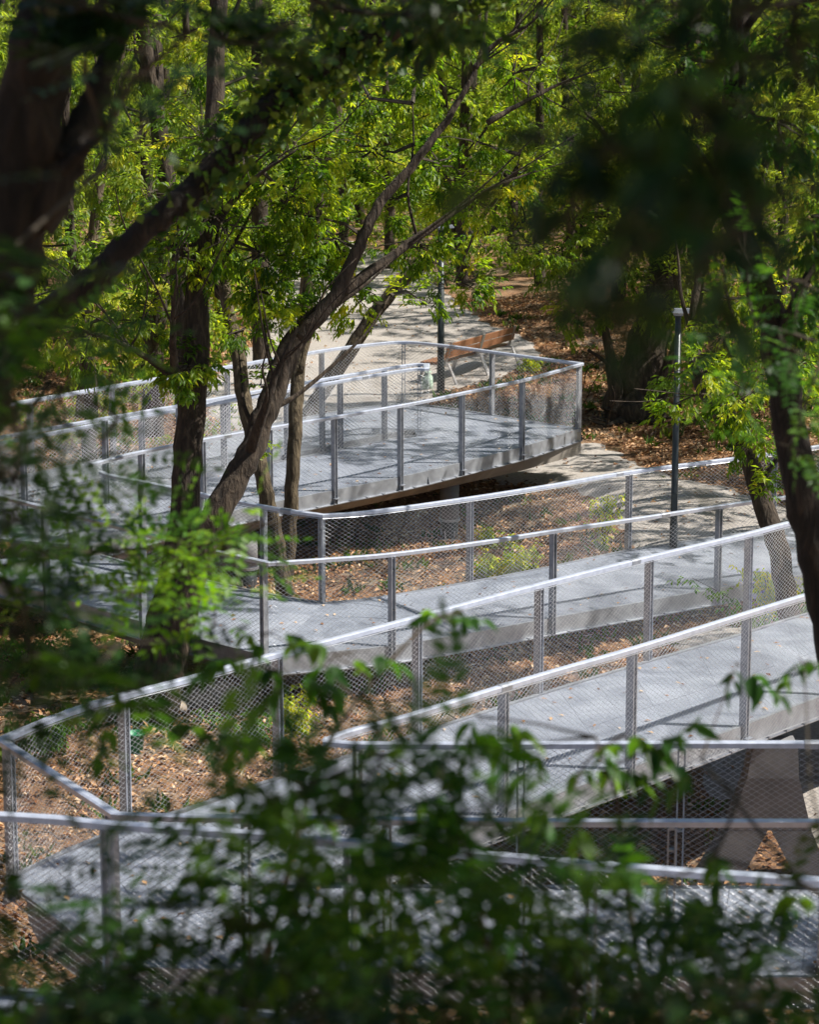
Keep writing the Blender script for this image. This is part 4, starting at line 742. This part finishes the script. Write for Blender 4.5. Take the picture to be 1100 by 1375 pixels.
for i, nm in enumerate(('far left part', 'left part', 'middle part', 'right part', 'far right part')):
    sel = [c for c in q if i*220-10 <= c[0] < (i+1)*220+10]
    cl = [(a, b, 85, 46, 5.4+.4*math.sin(a), 8 if b < 1300 else 16) for a, b in sel]
    bough('dark feathery leaf sprays along the bottom edge, %s' % nm, [(i*220+110, 1700, 5), (i*220+100, 1450, 5), (i*220+120, 1270, 5.0)], cl, leaf='leaf_shade', L=.06, W=.025, RL=.26, seed=10+i, r0=.006)
    bough('nearly black leaves at the very bottom, %s' % nm, [(i*220+90, 1700, 4.2), (i*220+110, 1500, 4.2), (i*220+110, 1400, 4.2)], [(i*220+a, 1385, 60, 18, 4.2, 9) for a in (20, 75, 130, 190)], leaf='leaf_dark', style='droop', L=.07, W=.03, seed=80+i, r0=.005)
    cl = [(a+30, b+40, 85, 36, 5.0+.4*math.sin(a), 3 if b < 1300 else 12) for a, b in sel]
    bough('dark pointed leaves low along the bottom edge, %s' % nm, [(i*220+60, 1700, 4.4), (i*220+160, 1450, 4.4), (i*220+80, 1300, 4.4)], cl, leaf='leaf_near', style='droop', L=.07, W=.028, seed=60+i, r0=.006)
bough('sparse leaves dangling over the forked pier at the lower right', [(1250, 1350, 6), (1100, 1200, 6), (960, 1150, 6)], [(1060, 1190, 60, 30, 6, 3), (960, 1140, 40, 20, 6, 2), (900, 1180, 50, 30, 5.8, 4), (1080, 890, 30, 16, 7.6, 4), (990, 890, 20, 12, 7.6, 2), (940, 1030, 20, 14, 6.6, 1)], leaf='leaf_near', style='droop', L=.085, W=.036, seed=17)
# right: locust leaves
bough('soft green feathery bough at the right edge before the forked trunk', [(1280, 520, 9), (1150, 480, 9), (1030, 440, 9), (960, 460, 9)], [(1060, 470, 60, 50, 8.8, 12), (980, 440, 50, 40, 9, 9), (940, 480, 40, 30, 9, 6), (1080, 540, 50, 40, 8.8, 9), (1000, 520, 50, 30, 9, 8), (1080, 380, 50, 50, 9, 9), (1000, 340, 50, 40, 9, 8), (1060, 600, 50, 30, 8.8, 6), (930, 300, 50, 30, 9, 7)], seed=7)
# top
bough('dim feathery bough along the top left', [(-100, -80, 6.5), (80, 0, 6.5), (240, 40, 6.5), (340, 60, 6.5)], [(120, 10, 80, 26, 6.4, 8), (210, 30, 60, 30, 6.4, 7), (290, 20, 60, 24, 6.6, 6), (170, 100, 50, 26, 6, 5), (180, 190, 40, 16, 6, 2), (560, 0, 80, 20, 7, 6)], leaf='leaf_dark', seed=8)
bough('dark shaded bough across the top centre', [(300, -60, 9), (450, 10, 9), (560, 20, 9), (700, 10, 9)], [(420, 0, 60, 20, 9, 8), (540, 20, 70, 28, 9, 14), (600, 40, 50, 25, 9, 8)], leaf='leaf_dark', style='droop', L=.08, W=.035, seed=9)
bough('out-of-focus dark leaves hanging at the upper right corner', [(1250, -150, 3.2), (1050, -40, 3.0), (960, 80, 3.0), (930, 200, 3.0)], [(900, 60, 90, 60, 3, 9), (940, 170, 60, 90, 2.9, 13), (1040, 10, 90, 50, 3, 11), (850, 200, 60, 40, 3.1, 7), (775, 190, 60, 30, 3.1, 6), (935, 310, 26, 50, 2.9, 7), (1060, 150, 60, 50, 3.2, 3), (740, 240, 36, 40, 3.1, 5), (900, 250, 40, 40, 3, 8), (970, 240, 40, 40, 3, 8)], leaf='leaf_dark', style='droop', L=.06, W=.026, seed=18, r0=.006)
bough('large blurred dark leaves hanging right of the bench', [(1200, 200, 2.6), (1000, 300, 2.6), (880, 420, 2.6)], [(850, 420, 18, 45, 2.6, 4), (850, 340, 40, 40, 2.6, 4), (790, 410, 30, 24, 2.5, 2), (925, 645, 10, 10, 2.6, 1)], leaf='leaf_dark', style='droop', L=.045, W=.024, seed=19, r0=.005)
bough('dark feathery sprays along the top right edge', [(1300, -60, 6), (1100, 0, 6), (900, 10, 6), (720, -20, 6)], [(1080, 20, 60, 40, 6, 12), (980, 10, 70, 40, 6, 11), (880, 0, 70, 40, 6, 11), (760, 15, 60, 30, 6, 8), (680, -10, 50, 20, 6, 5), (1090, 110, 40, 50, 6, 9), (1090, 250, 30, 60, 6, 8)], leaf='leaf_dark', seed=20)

# ------------------------------------------------------------------ unseen crowns above the picture, each placed for the shade it throws
def sh(p, z=10.5):                    # centre of a crown at level z whose shadow falls on p
    k = (z-p[2])/SUNDIR.z; return (p[0]+SUNDIR.x*k, p[1]+SUNDIR.y*k, z)
upper(t9, [(sh((-.5, 5, 7), 10.3), (2.6, 2.4, 1.4), 1500), (sh((1.2, 4.6, 6.4), 10.6), (2, 2, 1.3), 1000), (sh((0, 2.2, 7.6), 10), (1.8, 1.4, 1.2), 800), (sh((-1.1, 8, 8), 10.6), (1.7, 1.5, 1.2), 2400), (sh((-1.4, 8, 9), 11), (1.4, 1.4, 1.0), 1000), (sh((-2.4, 13, 7.2), 11), (1.3, 1.3, 1.2), 700), (sh((-1, 13.2, 7.6), 11.5), (1.1, .8, 1), 160)], 51)
upper(t10, [(sh((-1.8, 13, 2.0), 11), (1.4, 1.4, 1.5), 330), (sh((-1, 15.5, 1.8), 11), (1.8, .8, 1.4), 300), (sh((-3.2, 18, 1.5), 11), (1.2, 1.2, 1.3), 240), (sh((1.5, 16.2, 1.6), 11), (1.5, .7, 1.3), 220), (sh((-3.4, 22, .5), 12), (1.2, 1.5, 1.2), 220), (sh((-2, 9, 6), 12), (.6, .5, 1), 60)], 52)
upper(t5, [(sh((4.2, 15, 5), 11), (1.6, 2, 1.5), 500), (sh((4.4, 30.5, .5), 11), (1.6, 1.6, 1.3), 420), (sh((2.6, 15, 7), 12), (.8, .8, 1), 300), (sh((1.6, 29.5, .5), 12), (.9, .6, 1), 60)], 53)
upper(t1, [(sh((-5.2, 27, 0), 11), (2, 2, 1.5), 500), (sh((-2.6, 30, .4), 12), (1.2, 1, 1), 140)], 54)
upper(t7, [(sh((4.4, 47, .2), 11), (1.9, 2.4, 1.6), 700), (sh((6.5, 44, .2), 11), (2.6, 2.6, 1.6), 900), (sh((5.6, 53, .4), 12), (2.4, 3, 1.6), 800), (sh((5.2, 39.5, .2), 12), (1.6, 1.6, 1.2), 350), (sh((4.5, 60, .8), 12), (2.5, 3, 1.6), 700), (sh((7, 50, 5), 13), (3, 4, 1.6), 900), (sh((8, 62, 5), 14), (3, 5, 1.6), 900), (sh((5.4, 55, 4), 13), (3, 4, 1.5), 1100), (sh((4.5, 46, 5), 12), (2, 2.4, 1.3), 700)], 55, 'leaf_far')
upper(t4, [(sh((.3, 36, .9), 12), (1.0, .5, 1), 60), (sh((-1, 38.6, .9), 12), (1.4, .5, 1), 90), (sh((0.5, 53, .3), 12), (1.5, 1.2, 1), 120), (sh((3.6, 57, .3), 12), (1.8, 2.2, 1), 380), (sh((-1.5, 57, .3), 12), (1.6, .7, 1), 160), (sh((-3, 36, 1), 12), (1, .6, 1), 120)], 56)
